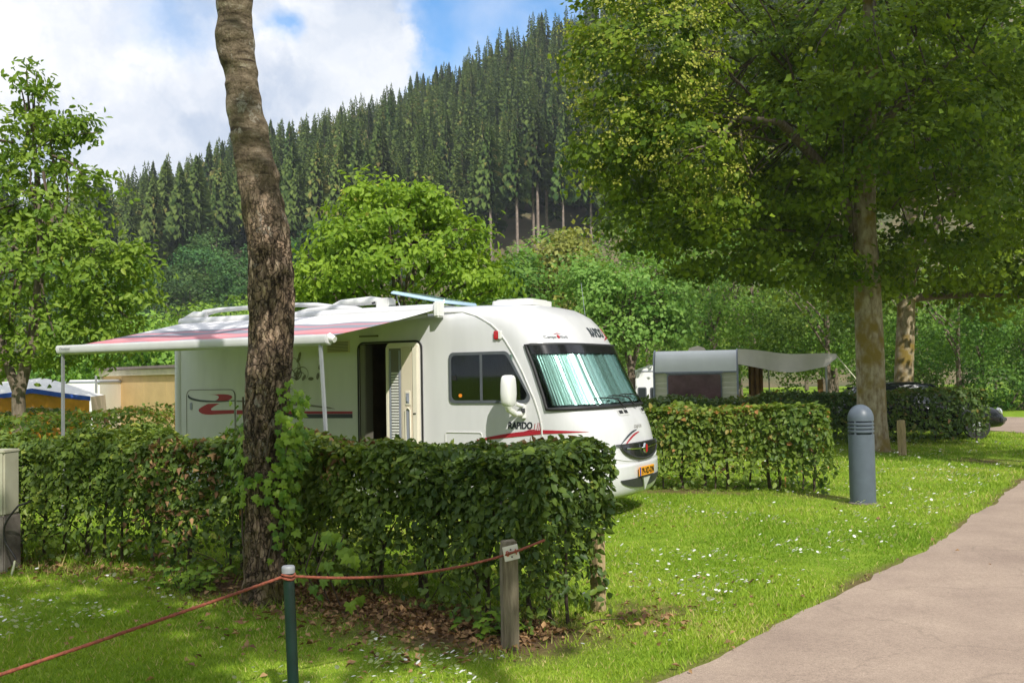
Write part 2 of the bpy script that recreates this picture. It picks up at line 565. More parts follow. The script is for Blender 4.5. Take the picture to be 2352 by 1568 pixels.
def bark_birch():
    m, t, b, out = base_mat('cherry_bark')
    L = t.links.new
    tc = N(t, 'ShaderNodeTexCoord')
    sep = N(t, 'ShaderNodeSeparateXYZ')
    L(tc.outputs['Object'], sep.inputs[0])

    def nz(scale, stretch, detail=6, rough=.6):
        mp = N(t, 'ShaderNodeMapping')
        mp.inputs['Scale'].default_value = stretch
        L(tc.outputs['Object'], mp.inputs[0])
        n = N(t, 'ShaderNodeTexNoise')
        n.inputs['Scale'].default_value = scale
        n.inputs['Detail'].default_value = detail
        n.inputs['Roughness'].default_value = rough
        L(mp.outputs[0], n.inputs['Vector'])
        return n.outputs['Fac']

    def ramp(src, stops):
        r = N(t, 'ShaderNodeValToRGB')
        e = r.color_ramp.elements
        e[0].position, e[0].color = stops[0][0], (*stops[0][1], 1)
        e[1].position, e[1].color = stops[-1][0], (*stops[-1][1], 1)
        for p, c in stops[1:-1]:
            k = e.new(p)
            k.color = (*c, 1)
        L(src, r.inputs[0])
        return r.outputs[0]

    def mix(f, a, b_):
        n = N(t, 'ShaderNodeMix', data_type='RGBA')
        for i, q in ((0, f), (6, a), (7, b_)):
            if hasattr(q, 'is_output'):
                L(q, n.inputs[i])
            elif i == 0:
                n.inputs[0].default_value = q
            else:
                n.inputs[i].default_value = (*q, 1)
        return n.outputs[2]

    def rng_(src, a, b_, c=0.0, d=1.0):
        n = N(t, 'ShaderNodeMapRange')
        L(src, n.inputs[0])
        for i, q in enumerate((a, b_, c, d)):
            n.inputs[i + 1].default_value = q
        return n.outputs[0]

    lower = ramp(nz(7, (3.4, 3.4, 1.1), 9, .72), [(.38, (.018, .013, .010)), (.48, (.095, .070, .050)), (.56, (.15, .112, .085)), (.66, (.30, .24, .19))])
    upper = ramp(nz(6, (1.0, 1.0, 3.0), 9, .74), [(.34, (.03, .021, .013)), (.46, (.12, .092, .06)), (.56, (.205, .16, .11)), (.68, (.38, .33, .25))])
    mpv = N(t, 'ShaderNodeMapping')
    mpv.inputs['Scale'].default_value = (1, 1, .42)
    dn = N(t, 'ShaderNodeTexNoise')
    dn.inputs['Scale'].default_value = 14
    dn.inputs['Detail'].default_value = 5
    L(tc.outputs['Object'], dn.inputs['Vector'])
    dv = N(t, 'ShaderNodeVectorMath', operation='MULTIPLY_ADD')
    L(dn.outputs['Color'], dv.inputs[0])
    dv.inputs[1].default_value = (.13, .13, .30)
    L(tc.outputs['Object'], dv.inputs[2])
    L(dv.outputs[0], mpv.inputs[0])
    vor = N(t, 'ShaderNodeTexVoronoi', feature='DISTANCE_TO_EDGE')
    vor.inputs['Scale'].default_value = 19
    L(mpv.outputs[0], vor.inputs['Vector'])
    vc = N(t, 'ShaderNodeTexVoronoi', feature='F1')
    vc.inputs['Scale'].default_value = 19
    L(mpv.outputs[0], vc.inputs['Vector'])
    tint = N(t, 'ShaderNodeMix', data_type='RGBA', blend_type='MULTIPLY')
    tint.inputs[0].default_value = 1
    L(lower, tint.inputs[6])
    L(ramp(vc.outputs['Color'], [(.2, (1.4, 1.34, 1.28)), (.8, (2.8, 2.62, 2.45))]), tint.inputs[7])
    crack = rng_(vor.outputs['Distance'], -.03, .11)
    lower = mix(crack, (.022, .016, .012), tint.outputs[2])
    c = mix(rng_(sep.outputs['Z'], 2.9, 3.7), lower, upper)
    lich = rng_(nz(5, (1, 1, .8), 10, .8), .57, .63)
    c = mix(lich, c, (.36, .33, .28))
    band = rng_(nz(5.5, (.35, .35, 2.4), 3), .60, .67)
    bz = N(t, 'ShaderNodeMath', operation='MULTIPLY')
    L(band, bz.inputs[0])
    L(rng_(sep.outputs['Z'], 2.6, 3.6), bz.inputs[1])
    c = mix(bz.outputs[0], c, (.05, .035, .025))
    moss = N(t, 'ShaderNodeMath', operation='MULTIPLY')
    L(rng_(nz(6, (1, 1, .7)), .42, .60), moss.inputs[0])
    L(rng_(sep.outputs['Z'], 1.5, .1, 0, .85), moss.inputs[1])
    c = mix(moss.outputs[0], c, (.10, .085, .018))
    L(c, b.inputs['Base Color'])
    b.inputs['Roughness'].default_value = .9
    b.inputs['Specular IOR Level'].default_value = .2
    bp = N(t, 'ShaderNodeBump')
    bp.inputs['Strength'].default_value = 1.0
    bp.inputs['Distance'].default_value = .035
    hm = N(t, 'ShaderNodeMath', operation='MULTIPLY_ADD')
    L(crack, hm.inputs[0])
    L(rng_(sep.outputs['Z'], 3.6, 2.8, .15, .8), hm.inputs[1])
    L(nz(16, (2.0, 2.0, .9), 8, .65), hm.inputs[2])
    L(hm.outputs[0], bp.inputs['Height'])
    L(bp.outputs[0], b.inputs['Normal'])
    return m


def bark_lime():
    m = mat('lime_bark', (.40, .34, .24), .92, col2=(.17, .12, .06), scale=5.0, stretch=(2, 2, .8), bump=.8, bscale=12, detail=8)
    t = m.node_tree
    b = [n for n in t.nodes if n.type == 'BSDF_PRINCIPLED'][0]
    src = b.inputs['Base Color'].links[0].from_socket
    tc = N(t, 'ShaderNodeTexCoord')
    n = N(t, 'ShaderNodeTexNoise')
    n.inputs['Scale'].default_value = 2.4
    n.inputs['Detail'].default_value = 6
    t.links.new(tc.outputs['Object'], n.inputs['Vector'])
    r = N(t, 'ShaderNodeMapRange')
    r.inputs[1].default_value, r.inputs[2].default_value = .48, .62
    t.links.new(n.outputs['Fac'], r.inputs[0])
    mx = N(t, 'ShaderNodeMix', data_type='RGBA')
    t.links.new(r.outputs[0], mx.inputs[0])
    t.links.new(src, mx.inputs[6])
    mx.inputs[7].default_value = (.20, .14, .025, 1)
    t.links.new(mx.outputs[2], b.inputs['Base Color'])
    return m


M['bark_main'] = bark_birch()
M['bark_lime'] = bark_lime()


def awning_mat():
    m, t, b, out = base_mat('striped_awning_fabric')
    L = t.links.new
    tc = N(t, 'ShaderNodeTexCoord')
    sep = N(t, 'ShaderNodeSeparateXYZ')
    L(tc.outputs['Object'], sep.inputs[0])
    # wavy print: across-position plus a slow wave along the length
    w = N(t, 'ShaderNodeMath', operation='MULTIPLY')
    L(sep.outputs['X'], w.inputs[0])
    w.inputs[1].default_value = 7.5
    sn = N(t, 'ShaderNodeMath', operation='SINE')
    L(w.outputs[0], sn.inputs[0])
    ma = N(t, 'ShaderNodeMath', operation='MULTIPLY_ADD')
    L(sn.outputs[0], ma.inputs[0])
    ma.inputs[1].default_value = .045
    L(sep.outputs['Y'], ma.inputs[2])
    mr = N(t, 'ShaderNodeMapRange')
    L(ma.outputs[0], mr.inputs[0])
    mr.inputs[1].default_value, mr.inputs[2].default_value = -1.13, -3.45
    r = N(t, 'ShaderNodeValToRGB')
    r.color_ramp.interpolation = 'LINEAR'
    white, grey, red = (.72, .71, .73), (.25, .25, .30), (.55, .17, .20)
    st = [(0, white), (.38, white), (.40, (.30, .31, .35)), (.46, grey), (.475, red), (.51, (.45, .28, .32)), (.525, grey),
          (.62, grey), (.65, red), (.70, (.62, .30, .32)), (.715, (.42, .27, .31)), (.74, (.60, .25, .27)), (.83, red), (.85, grey), (1, (.28, .31, .36))]
    e = r.color_ramp.elements
    e[0].position, e[0].color = 0, (*white, 1)
    e[1].position, e[1].color = 1, (*st[-1][1], 1)
    for p, c in st[1:-1]:
        k = e.new(p)
        k.color = (*c, 1)
    L(mr.outputs[0], r.inputs[0])
    L(r.outputs[0], b.inputs['Base Color'])
    b.inputs['Roughness'].default_value = .7
    b.inputs['Specular IOR Level'].default_value = .2
    return m


M['awning'] = awning_mat()


# ------------------------------------------------------------------ leaves as numpy
def leaf_quads(p, a, n, L, Wd, fold=.12, droop=.0):
    """p base points, a axis, n normal -> verts, faces (folded diamond, 2 tris)"""
    k = len(p)
    s = unit(np.cross(a, n))
    n = np.cross(s, a)
    L = np.asarray(L).reshape(-1, 1)
    Wd = np.asarray(Wd).reshape(-1, 1)
    v = np.empty((k, 4, 3))
    v[:, 0] = p
    v[:, 1] = p + a * L * .48 + s * Wd * .5 + n * L * fold
    v[:, 2] = p + a * L - n * L * droop
    v[:, 3] = p + a * L * .48 - s * Wd * .5 + n * L * fold
    i = np.arange(k)[:, None] * 4
    f = np.stack([np.concatenate([i, i + 1, i + 2], 1), np.concatenate([i, i + 2, i + 3], 1)], 1).reshape(-1, 3)
    return v.reshape(-1, 3), f


def leaf_hex(p, a, n, L, Wd, fold=.10, droop=.12):
    """rounder leaf: 6 outline points folded on the midrib (4 tris)"""
    k = len(p)
    s = unit(np.cross(a, n))
    n = np.cross(s, a)
    L = np.asarray(L).reshape(-1, 1)
    Wd = np.asarray(Wd).reshape(-1, 1)
    v = np.empty((k, 6, 3))
    v[:, 0] = p
    v[:, 1] = p + a * L * .28 + s * Wd * .46 + n * L * fold
    v[:, 2] = p + a * L * .66 + s * Wd * .42 + n * L * fold * .7
    v[:, 3] = p + a * L - n * L * droop
    v[:, 4] = p + a * L * .66 - s * Wd * .42 + n * L * fold * .7
    v[:, 5] = p + a * L * .28 - s * Wd * .46 + n * L * fold
    i = np.arange(k)[:, None] * 6
    f = np.stack([np.concatenate([i, i + 1, i + 2], 1), np.concatenate([i, i + 2, i + 3], 1),
                  np.concatenate([i, i + 3, i + 4], 1), np.concatenate([i, i + 4, i + 5], 1)], 1).reshape(-1, 3)
    return v.reshape(-1, 3), f


def rnd_axis(n, k, down=.0):
    r = rng.normal(size=(k, 3))
    r[:, 2] -= down
    return unit(r - n * (r * n).sum(1, keepdims=True))


def crown_points(lobes, nclump, per, rc, flat=.6, shell=.5):
    """lobes: (cx,cy,cz,rx,ry,rz). -> leaf positions, outward dirs, clump id, clump centres"""
    lobes = np.array(lobes, dtype=float)
    vol = (lobes[:, 3] * lobes[:, 4] * lobes[:, 5]) ** .62
    idx = rng.choice(len(lobes), nclump, p=vol / vol.sum())
    d = unit(rng.normal(size=(nclump, 3)))
    rr = shell + (1 - shell) * rng.random(nclump) ** .6
    c = lobes[idx, :3] + d * lobes[idx, 3:] * rr[:, None]
    cid = np.repeat(np.arange(nclump), per)
    size = rc * rng.uniform(.6, 1.3, nclump)
    off = rng.normal(size=(nclump * per, 3)) * .55
    off *= size[cid][:, None]
    off[:, 2] *= flat
    # clumps droop at their outer side
    out = d[cid]
    off[:, 2] -= .25 * np.abs((off[:, :2] * out[:, :2]).sum(1))
    return c[cid] + off, out, cid, c


def foliage(name, pts, out, cid, L, asp, matr, parent, up=.5, kind='stuff', hexl=False, var_clump=.5, spread=.9, label=None):
    k = len(pts)
    n = unit(out * 1.0 + np.array([0, 0, up * .8]) + rng.normal(size=(k, 3)) * spread * .55)
    a = rnd_axis(n, k, .5)
    Ls = L * rng.uniform(.65, 1.25, k)
    V, F = (leaf_hex if hexl else leaf_quads)(pts, a, n, Ls, Ls * asp)
    nv = 6 if hexl else 4
    cv = rng.random(cid.max() + 1)
    var = np.clip(cv[cid] * var_clump + rng.random(k) * (1 - var_clump), 0, 1)
    me = np_mesh(name, V, F, matr, {'var': np.repeat(var, nv)})
    o = link(name, me, parent)
    if kind:
        o['kind'] = kind
    if label:
        o['label'] = label
    return o


def limb_tube(mb, p0, p1, r0, r1, bend=.15, seg=6, n=7):
    p0, p1 = Vector(p0), Vector(p1)
    d = p1 - p0
    b = Vector((random.uniform(-1, 1), random.uniform(-1, 1), random.uniform(-.2, .6))) * d.length * bend
    pts, rs = [], []
    for i in range(n):
        t = i / (n - 1)
        pts.append(p0 + d * t + b * math.sin(math.pi * t) + Vector((0, 0, -.12 * d.length * t * (t - 1))))
        rs.append(r0 + (r1 - r0) * t)
    mb.tube(pts, rs, seg)


def tree(name, label, cat, base, trunk, lobes, nclump, per, rc, leaf, asp, lm, bm_, limbs=7, group=None, hexl=False,
         flat=.6, shell=.5, up=.5, var_clump=.5, fork=None, twigs=40):
    """trunk: list of (point, radius), world coordinates; the root sits at base"""
    root = empty(name, base)
    tag(root, label, cat, group)
    B = Vector(base)
    mb = MB()
    pts = [Vector(p) - B for p, r in trunk]
    mb.tube(pts, [r for p, r in trunk], 14)
    mb.build('trunk', bm_, root, smooth=60)
    lob = [(l[0] - B.x, l[1] - B.y, l[2] - B.z, l[3], l[4], l[5]) for l in lobes]
    pts_, out, cid, c = crown_points(lob, nclump, per, rc, flat, shell)
    z0 = pts[-1].z
    order = rng.permutation(len(c))
    for i in range(limbs):
        t = Vector(c[order[i]])
        f = random.uniform(.45, .95)
        k = min(int(f * (len(pts) - 1)), len(pts) - 2)
        s = pts[k].lerp(pts[k + 1], random.random())
        if t.z < s.z - .5:
            t.z = s.z + .3
        r0 = trunk[k][1] * .5
        mb = MB()
        limb_tube(mb, s, t, r0, r0 * .25, .12)
        mb.build('limb', M['bark_grey'], root, smooth=60, fix=False)
    mb = MB()
    for i in range(limbs, min(limbs + twigs, len(c))):
        t = Vector(c[order[i]])
        k = random.randrange(len(pts) // 2, len(pts))
        s = pts[k].lerp(t, random.uniform(.3, .6))
        limb_tube(mb, s, t, .03, .008, .1, 4, 5)
    if mb.v:
        o = mb.build('twigs', M['twig'], root, fix=False)
        o['kind'] = 'stuff'
    foliage('foliage', pts_, out, cid, leaf, asp, lm, root, up=up, hexl=hexl, var_clump=var_clump)
    return root


def copy_tree(o, parent=None):
    c = o.copy()
    COL.objects.link(c)
    if parent is not None:
        c.parent = parent
    for ch in o.children:
        copy_tree(ch, c)
    return c


def plobe(x, y, rx, ry, d, rd):
    """crown lobe from its place in view and its distance"""
    c = P(x, y, d)
    k = d / FPX
    return (c.x, c.y, c.z, rx * k, rd, ry * k)


# ------------------------------------------------------------------ ground, road
HEDGE_A = [(.15, 6.8), (-2.45, 8.95), (-5.6, 10.2), (-8.6, 11.2)]
ROAD_L = [(-2.2, 3.2), (-.65, 4.35), (.95, 5.84), (1.76, 7.05), (3.20, 8.75), (5.02, 11.26), (7.93, 15.58), (11.0, 20.2), (13.1, 24.0), (13.75, 26.4),
          (13.3, 28.3), (11.5, 30.2), (7, 32.3), (0, 34.2), (-8, 35.5)]
ROAD_R = [(2.0, 1.0), (4.2, 3.2), (5.6, 5.2), (6.8, 7.0), (8.2, 9.4), (9.6, 11.6), (12.4, 15.6), (15.6, 20.2), (18.0, 24.2), (19.0, 28),
          (18.8, 32), (17.6, 35.4), (12, 38.2), (2, 40.4), (-8, 42)]


def spline(pts, n):
    pts = np.array(pts, float)
    t = np.concatenate([[0], np.cumsum(np.linalg.norm(np.diff(pts, axis=0), axis=1))])
    q = np.linspace(0, t[-1], n)
    out = np.stack([np.interp(q, t, pts[:, k]) for k in range(pts.shape[1])], 1)
    w = max(1, n // 70)
    for _ in range(3):
        pad = np.concatenate([np.repeat(out[:1], w, 0), out, np.repeat(out[-1:], w, 0)])
        k = np.ones(2 * w + 1) / (2 * w + 1)
        sm = np.stack([np.convolve(pad[:, j], k, 'valid') for j in range(out.shape[1])], 1)
        sm[0], sm[-1] = out[0], out[-1]
        out = sm
    return out


RL = spline(ROAD_L, 400)
RR = spline(ROAD_R, 400)
nrm = np.stack([-(np.gradient(RL[:, 1])), np.gradient(RL[:, 0])], 1)
nrm = unit(nrm)
RL = RL + nrm * (snoise(RL, 2.2, 3) * .035 + snoise(RL, 9.0, 4) * .025)[:, None]


def seg_dist(p, line):
    """distance of points p (n,2) to a polyline"""
    line = np.array(line, float)
    best = np.full(len(p), 1e9)
    for a, b in zip(line[:-1], line[1:]):
        ab = b - a
        t = np.clip(((p - a) @ ab) / (ab @ ab), 0, 1)
        best = np.minimum(best, np.linalg.norm(p - a - t[:, None] * ab, axis=1))
    return best


def in_road(p):
    poly = np.concatenate([RL[::4], RR[::-4]])
    x, y = p[:, 0], p[:, 1]
    inside = np.zeros(len(p), bool)
    j = len(poly) - 1
    for i in range(len(poly)):
        xi, yi = poly[i]
        xj, yj = poly[j]
        c = ((yi > y) != (yj > y)) & (x < (xj - xi) * (y - yi) / (yj - yi + 1e-12) + xi)
        inside ^= c
        j = i
    return inside


def soil_at(p):
    """bare soil: under the hedge fronts, round the trunks, along the road edge"""
    nz = snoise(p, 3.0, 11) * .5 + snoise(p, 9.0, 12) * .35
    d = seg_dist(p, HEDGE_A[:2])
    s = np.clip(1.25 - d / .62 + nz * .6, 0, 1)
    d2 = seg_dist(p, HEDGE_A[1:])
    s = np.maximum(s, np.clip(.75 - d2 / .45 + nz * .6, 0, .85))
    for q, r in (((-2.03, 8.1), .42), ((7.83, 21.8), 1.0), ((4.66, 13.39), .35), ((2.5, 15.0), .6), ((9.0, 18.9), .9), ((.95, 7.5), .55)):
        d = np.linalg.norm(p - np.array(q), axis=1)
        s = np.maximum(s, np.clip(1.0 - d / r + nz * .5, 0, .85))
    d = seg_dist(p, [(2.0, 15.1), (4.4, 14.2)])
    s = np.maximum(s, np.clip(.7 - d / .5 + nz * .5, 0, .8))
    d = seg_dist(p, RL[::6])
    s = np.maximum(s, np.clip(.9 - d / .16 + nz * .6, 0, .9))
    return s


def ground():
    xs = np.concatenate([[-1500, -400, -120, -60, -30, -20], np.arange(-14, 20.01, .16), [24, 30, 45, 80, 200, 600, 1500]])
    ys = np.concatenate([[-600, -100, -30, -10, -2], np.arange(2, 30, .16), np.arange(30, 60, 2.0), [70, 90, 130, 300, 800, 2500]])
    X, Y = np.meshgrid(xs, ys)
    p = np.stack([X.ravel(), Y.ravel()], 1)
    soil = np.zeros(len(p))
    near = (p[:, 0] > -15) & (p[:, 0] < 21) & (p[:, 1] > 1) & (p[:, 1] < 31)
    soil[near] = soil_at(p[near])
    V = np.concatenate([p, np.zeros((len(p), 1))], 1)
    nx, ny = len(xs), len(ys)
    i = (np.arange(ny - 1)[:, None] * nx + np.arange(nx - 1)[None]).ravel()
    F = np.stack([i, i + 1, i + 1 + nx, i + nx], 1)
    m, t, b, out = base_mat('lawn')
    L = t.links.new
    tc = N(t, 'ShaderNodeTexCoord')

    def nz(scale, detail=6):
        n = N(t, 'ShaderNodeTexNoise')
        n.inputs['Scale'].default_value = scale
        n.inputs['Detail'].default_value = detail
        n.inputs['Roughness'].default_value = .65
        L(tc.outputs['Object'], n.inputs['Vector'])
        return n.outputs['Fac']

    r = N(t, 'ShaderNodeValToRGB')
    e = r.color_ramp.elements
    e[0].position, e[0].color = .30, (.12, .19, .018, 1)
    e[1].position, e[1].color = .70, (.29, .37, .05, 1)
    k = e.new(.5)
    k.color = (.19, .30, .024, 1)
    L(nz(2.6, 10), r.inputs[0])
    r2 = N(t, 'ShaderNodeValToRGB')
    e = r2.color_ramp.elements
    e[0].position, e[0].color = .3, (.07, .045, .025, 1)
    e[1].position, e[1].color = .7, (.21, .135, .075, 1)
    L(nz(24, 6), r2.inputs[0])
    at = N(t, 'ShaderNodeAttribute', attribute_name='soil')
    mx = N(t, 'ShaderNodeMix', data_type='RGBA')
    L(at.outputs['Fac'], mx.inputs[0])
    L(r.outputs[0], mx.inputs[6])
    L(r2.outputs[0], mx.inputs[7])
    L(mx.outputs[2], b.inputs['Base Color'])
    b.inputs['Roughness'].default_value = .95
    b.inputs['Specular IOR Level'].default_value = .1
    bp = N(t, 'ShaderNodeBump')
    bp.inputs['Strength'].default_value = .8
    bp.inputs['Distance'].default_value = .03
    L(nz(45, 6), bp.inputs['Height'])
    L(bp.outputs[0], b.inputs['Normal'])
    o = link('ground', np_mesh('ground', V, F, m, {'soil': soil}))
    tag(o, kind='structure')
    # asphalt lane
    m, t, b, out = base_mat('reddish_asphalt')
    L = t.links.new
    tc = N(t, 'ShaderNodeTexCoord')
    r = N(t, 'ShaderNodeValToRGB')
    e = r.color_ramp.elements
    e[0].position, e[0].color = .32, (.295, .222, .178, 1)
    e[1].position, e[1].color = .68, (.42, .325, .255, 1)
    n = N(t, 'ShaderNodeTexNoise')
    n.inputs['Scale'].default_value = .9
    n.inputs['Detail'].default_value = 9
    n.inputs['Roughness'].default_value = .62
    L(tc.outputs['Object'], n.inputs['Vector'])
    L(n.outputs['Fac'], r.inputs[0])
    n2 = N(t, 'ShaderNodeTexNoise')
    n2.inputs['Scale'].default_value = 120
    n2.inputs['Detail'].default_value = 3
    L(tc.outputs['Object'], n2.inputs['Vector'])
    mr = N(t, 'ShaderNodeMapRange')
    L(n2.outputs['Fac'], mr.inputs[0])
    mr.inputs[1].default_value, mr.inputs[2].default_value = .3, .7
    mr.inputs[3].default_value, mr.inputs[4].default_value = .72, 1.2
    n3 = N(t, 'ShaderNodeTexNoise')
    n3.inputs['Scale'].default_value = 38
    n3.inputs['Detail'].default_value = 6
    n3.inputs['Roughness'].default_value = .75
    L(tc.outputs['Object'], n3.inputs['Vector'])
    m3 = N(t, 'ShaderNodeMapRange')
    L(n3.outputs['Fac'], m3.inputs[0])
    m3.inputs[1].default_value, m3.inputs[2].default_value = .36, .60
    m3.inputs[3].default_value, m3.inputs[4].default_value = .84, 1.05
    wn = N(t, 'ShaderNodeTexNoise')
    wn.inputs['Scale'].default_value = 2.5
    wn.inputs['Detail'].default_value = 6
    L(tc.outputs['Object'], wn.inputs['Vector'])
    wa = N(t, 'ShaderNodeVectorMath', operation='MULTIPLY_ADD')
    L(wn.outputs['Color'], wa.inputs[0])
    wa.inputs[1].default_value = (.8, .8, 0)
    L(tc.outputs['Object'], wa.inputs[2])
    vo = N(t, 'ShaderNodeTexVoronoi', feature='DISTANCE_TO_EDGE')
    vo.inputs['Scale'].default_value = .42
    L(wa.outputs[0], vo.inputs['Vector'])
    mv = N(t, 'ShaderNodeMapRange')
    L(vo.outputs['Distance'], mv.inputs[0])
    mv.inputs[1].default_value, mv.inputs[2].default_value = .001, .007
    mv.inputs[3].default_value, mv.inputs[4].default_value = .86, 1.0
    mm = N(t, 'ShaderNodeMath', operation='MULTIPLY')
    L(m3.outputs[0], mm.inputs[0])
    L(mv.outputs[0], mm.inputs[1])
    mm2 = N(t, 'ShaderNodeMath', operation='MULTIPLY')
    L(mm.outputs[0], mm2.inputs[0])
    L(mr.outputs[0], mm2.inputs[1])
    mx = N(t, 'ShaderNodeMix', data_type='RGBA', blend_type='MULTIPLY')
    mx.inputs[0].default_value = 1
    L(r.outputs[0], mx.inputs[6])
    L(mm2.outputs[0], mx.inputs[7])
    L(mx.outputs[2], b.inputs['Base Color'])
    b.inputs['Roughness'].default_value = .9
    b.inputs['Specular IOR Level'].default_value = .25
    bp = N(t, 'ShaderNodeBump')
    bp.inputs['Strength'].default_value = .5
    bp.inputs['Distance'].default_value = .006
    L(n2.outputs['Fac'], bp.inputs['Height'])
    L(bp.outputs[0], b.inputs['Normal'])
    k = len(RL)
    w = np.linspace(0, 1, 9)
    V = np.concatenate([np.concatenate([RL * (1 - q) + RR * q, np.full((k, 1), .006 + .05 * q * (1 - q))], 1) for q in w])
    i = np.arange(k - 1)
    F = np.concatenate([np.stack([i + j * k, i + (j + 1) * k, i + 1 + (j + 1) * k, i + 1 + j * k], 1) for j in range(8)])
    o = link('road', np_mesh('road', V, F, m, smooth=True))
    tag(o, kind='structure')


ground()


# ------------------------------------------------------------------ wooded hillside
RX = np.array([-400, -200, -150, -92, -58.6, -30, 11.4, 60, 120, 300])
RZ = np.array([14, 20, 27, 37, 51, 63, 81, 98, 108, 112])


def hill_z(X, Y):
    Hr = np.interp(X, RX, RZ)
    t = (Y - 105) / 145.0
    z = Hr * np.clip(t, -.02, 1.0) ** 1.0
    z = np.where(t < 0, t * 6, z)
    z = np.where(t > 1, Hr * (1 - (t - 1) * .35), z)
    p = np.stack([X, Y], -1)
    return z + snoise(p, .06, 21) * np.clip(t, 0, 1) * 2.0


def hillside():
    xs = np.arange(-320, 260, 6.0)
    ys = np.arange(96, 420, 5.0)
    X, Y = np.meshgrid(xs, ys)
    Z = hill_z(X, Y) - .05
    V = np.stack([X.ravel(), Y.ravel(), Z.ravel()], 1)
    nx, ny = len(xs), len(ys)
    i = (np.arange(ny - 1)[:, None] * nx + np.arange(nx - 1)[None]).ravel()
    F = np.stack([i, i + 1, i + 1 + nx, i + nx], 1)
    m = mat('forest_floor', (.15, .115, .06), .95, col2=(.06, .075, .028), scale=.16, detail=9)
    o = link('hillside', np_mesh('hillside', V, F, m, smooth=True))
    tag(o, kind='structure')


hillside()


def spruce_meshes(seed, h, R, bare, nt_=34, nb_=13):
    r = np.random.default_rng(seed)
    mb = MB()
    mb.tube([(0, 0, -.6), (0, 0, h * .5), (0, 0, h * .96)], [h * .0105, h * .0085, .02], 6)
    me_t = mb.build('trunk', M['bark_pine'], None, smooth=60)
    V, F, A = [], [], []
    nb = nt_ * nb_
    for j in range(nb):
        f = (j + r.random()) / nb
        f = f ** 1.12
        z = h * (bare + (1 - bare) * f)
        rad = R * (1 - f) ** .72 * r.uniform(.55, 1.2) + .12
        if f < .12:
            rad *= .55 + f * 3.5
        a = j * 2.39996 + r.uniform(-.5, .5)
        d = np.array([math.cos(a), math.sin(a), 0])
        s = np.array([-d[1], d[0], 0])
        q = rad
        dr = -.42 * q * r.uniform(.4, 1.5)
        w = q * r.uniform(.10, .19) + .06
        c = np.array([0, 0, z])
        p0 = c + d * q * .05
        m1 = c + d * q * .55 + np.array([0, 0, dr * .3])
        tip = c + d * q + np.array([0, 0, dr])
        o = len(V)
        V += [p0, m1 + s * w, m1 - s * w, tip, m1 + np.array([0, 0, -.45 * q - .15]), c + d * q * .85 + np.array([0, 0, dr - .3 * q - .1]) + s * w * .5]
        F += [(o, o + 1, o + 3), (o, o + 3, o + 2), (o, o + 4, o + 3), (o + 1, o + 5, o + 3)]
        A += [np.clip(r.random(), 0, 1)] * 6
    for k in range(3):
        a = k * 2.1
        o = len(V)
        V += [(0, 0, h * 1.02), (.14 * math.cos(a), .14 * math.sin(a), h * .95), (.14 * math.cos(a + 2), .14 * math.sin(a + 2), h * .95)]
        F += [(o, o + 1, o + 2)]
        A += [.5] * 3
    me_c = np_mesh('crown', np.array(V), np.array(F), M['needle'], {'var': np.array(A)})
    me = me_t.data
    bpy.data.objects.remove(me_t)
    return me, me_c


def hill_edge(X):
    return (138 if X < -14 else 135) + 4 * math.sin(X * .13) + 3 * math.sin(X * .31 + 1)


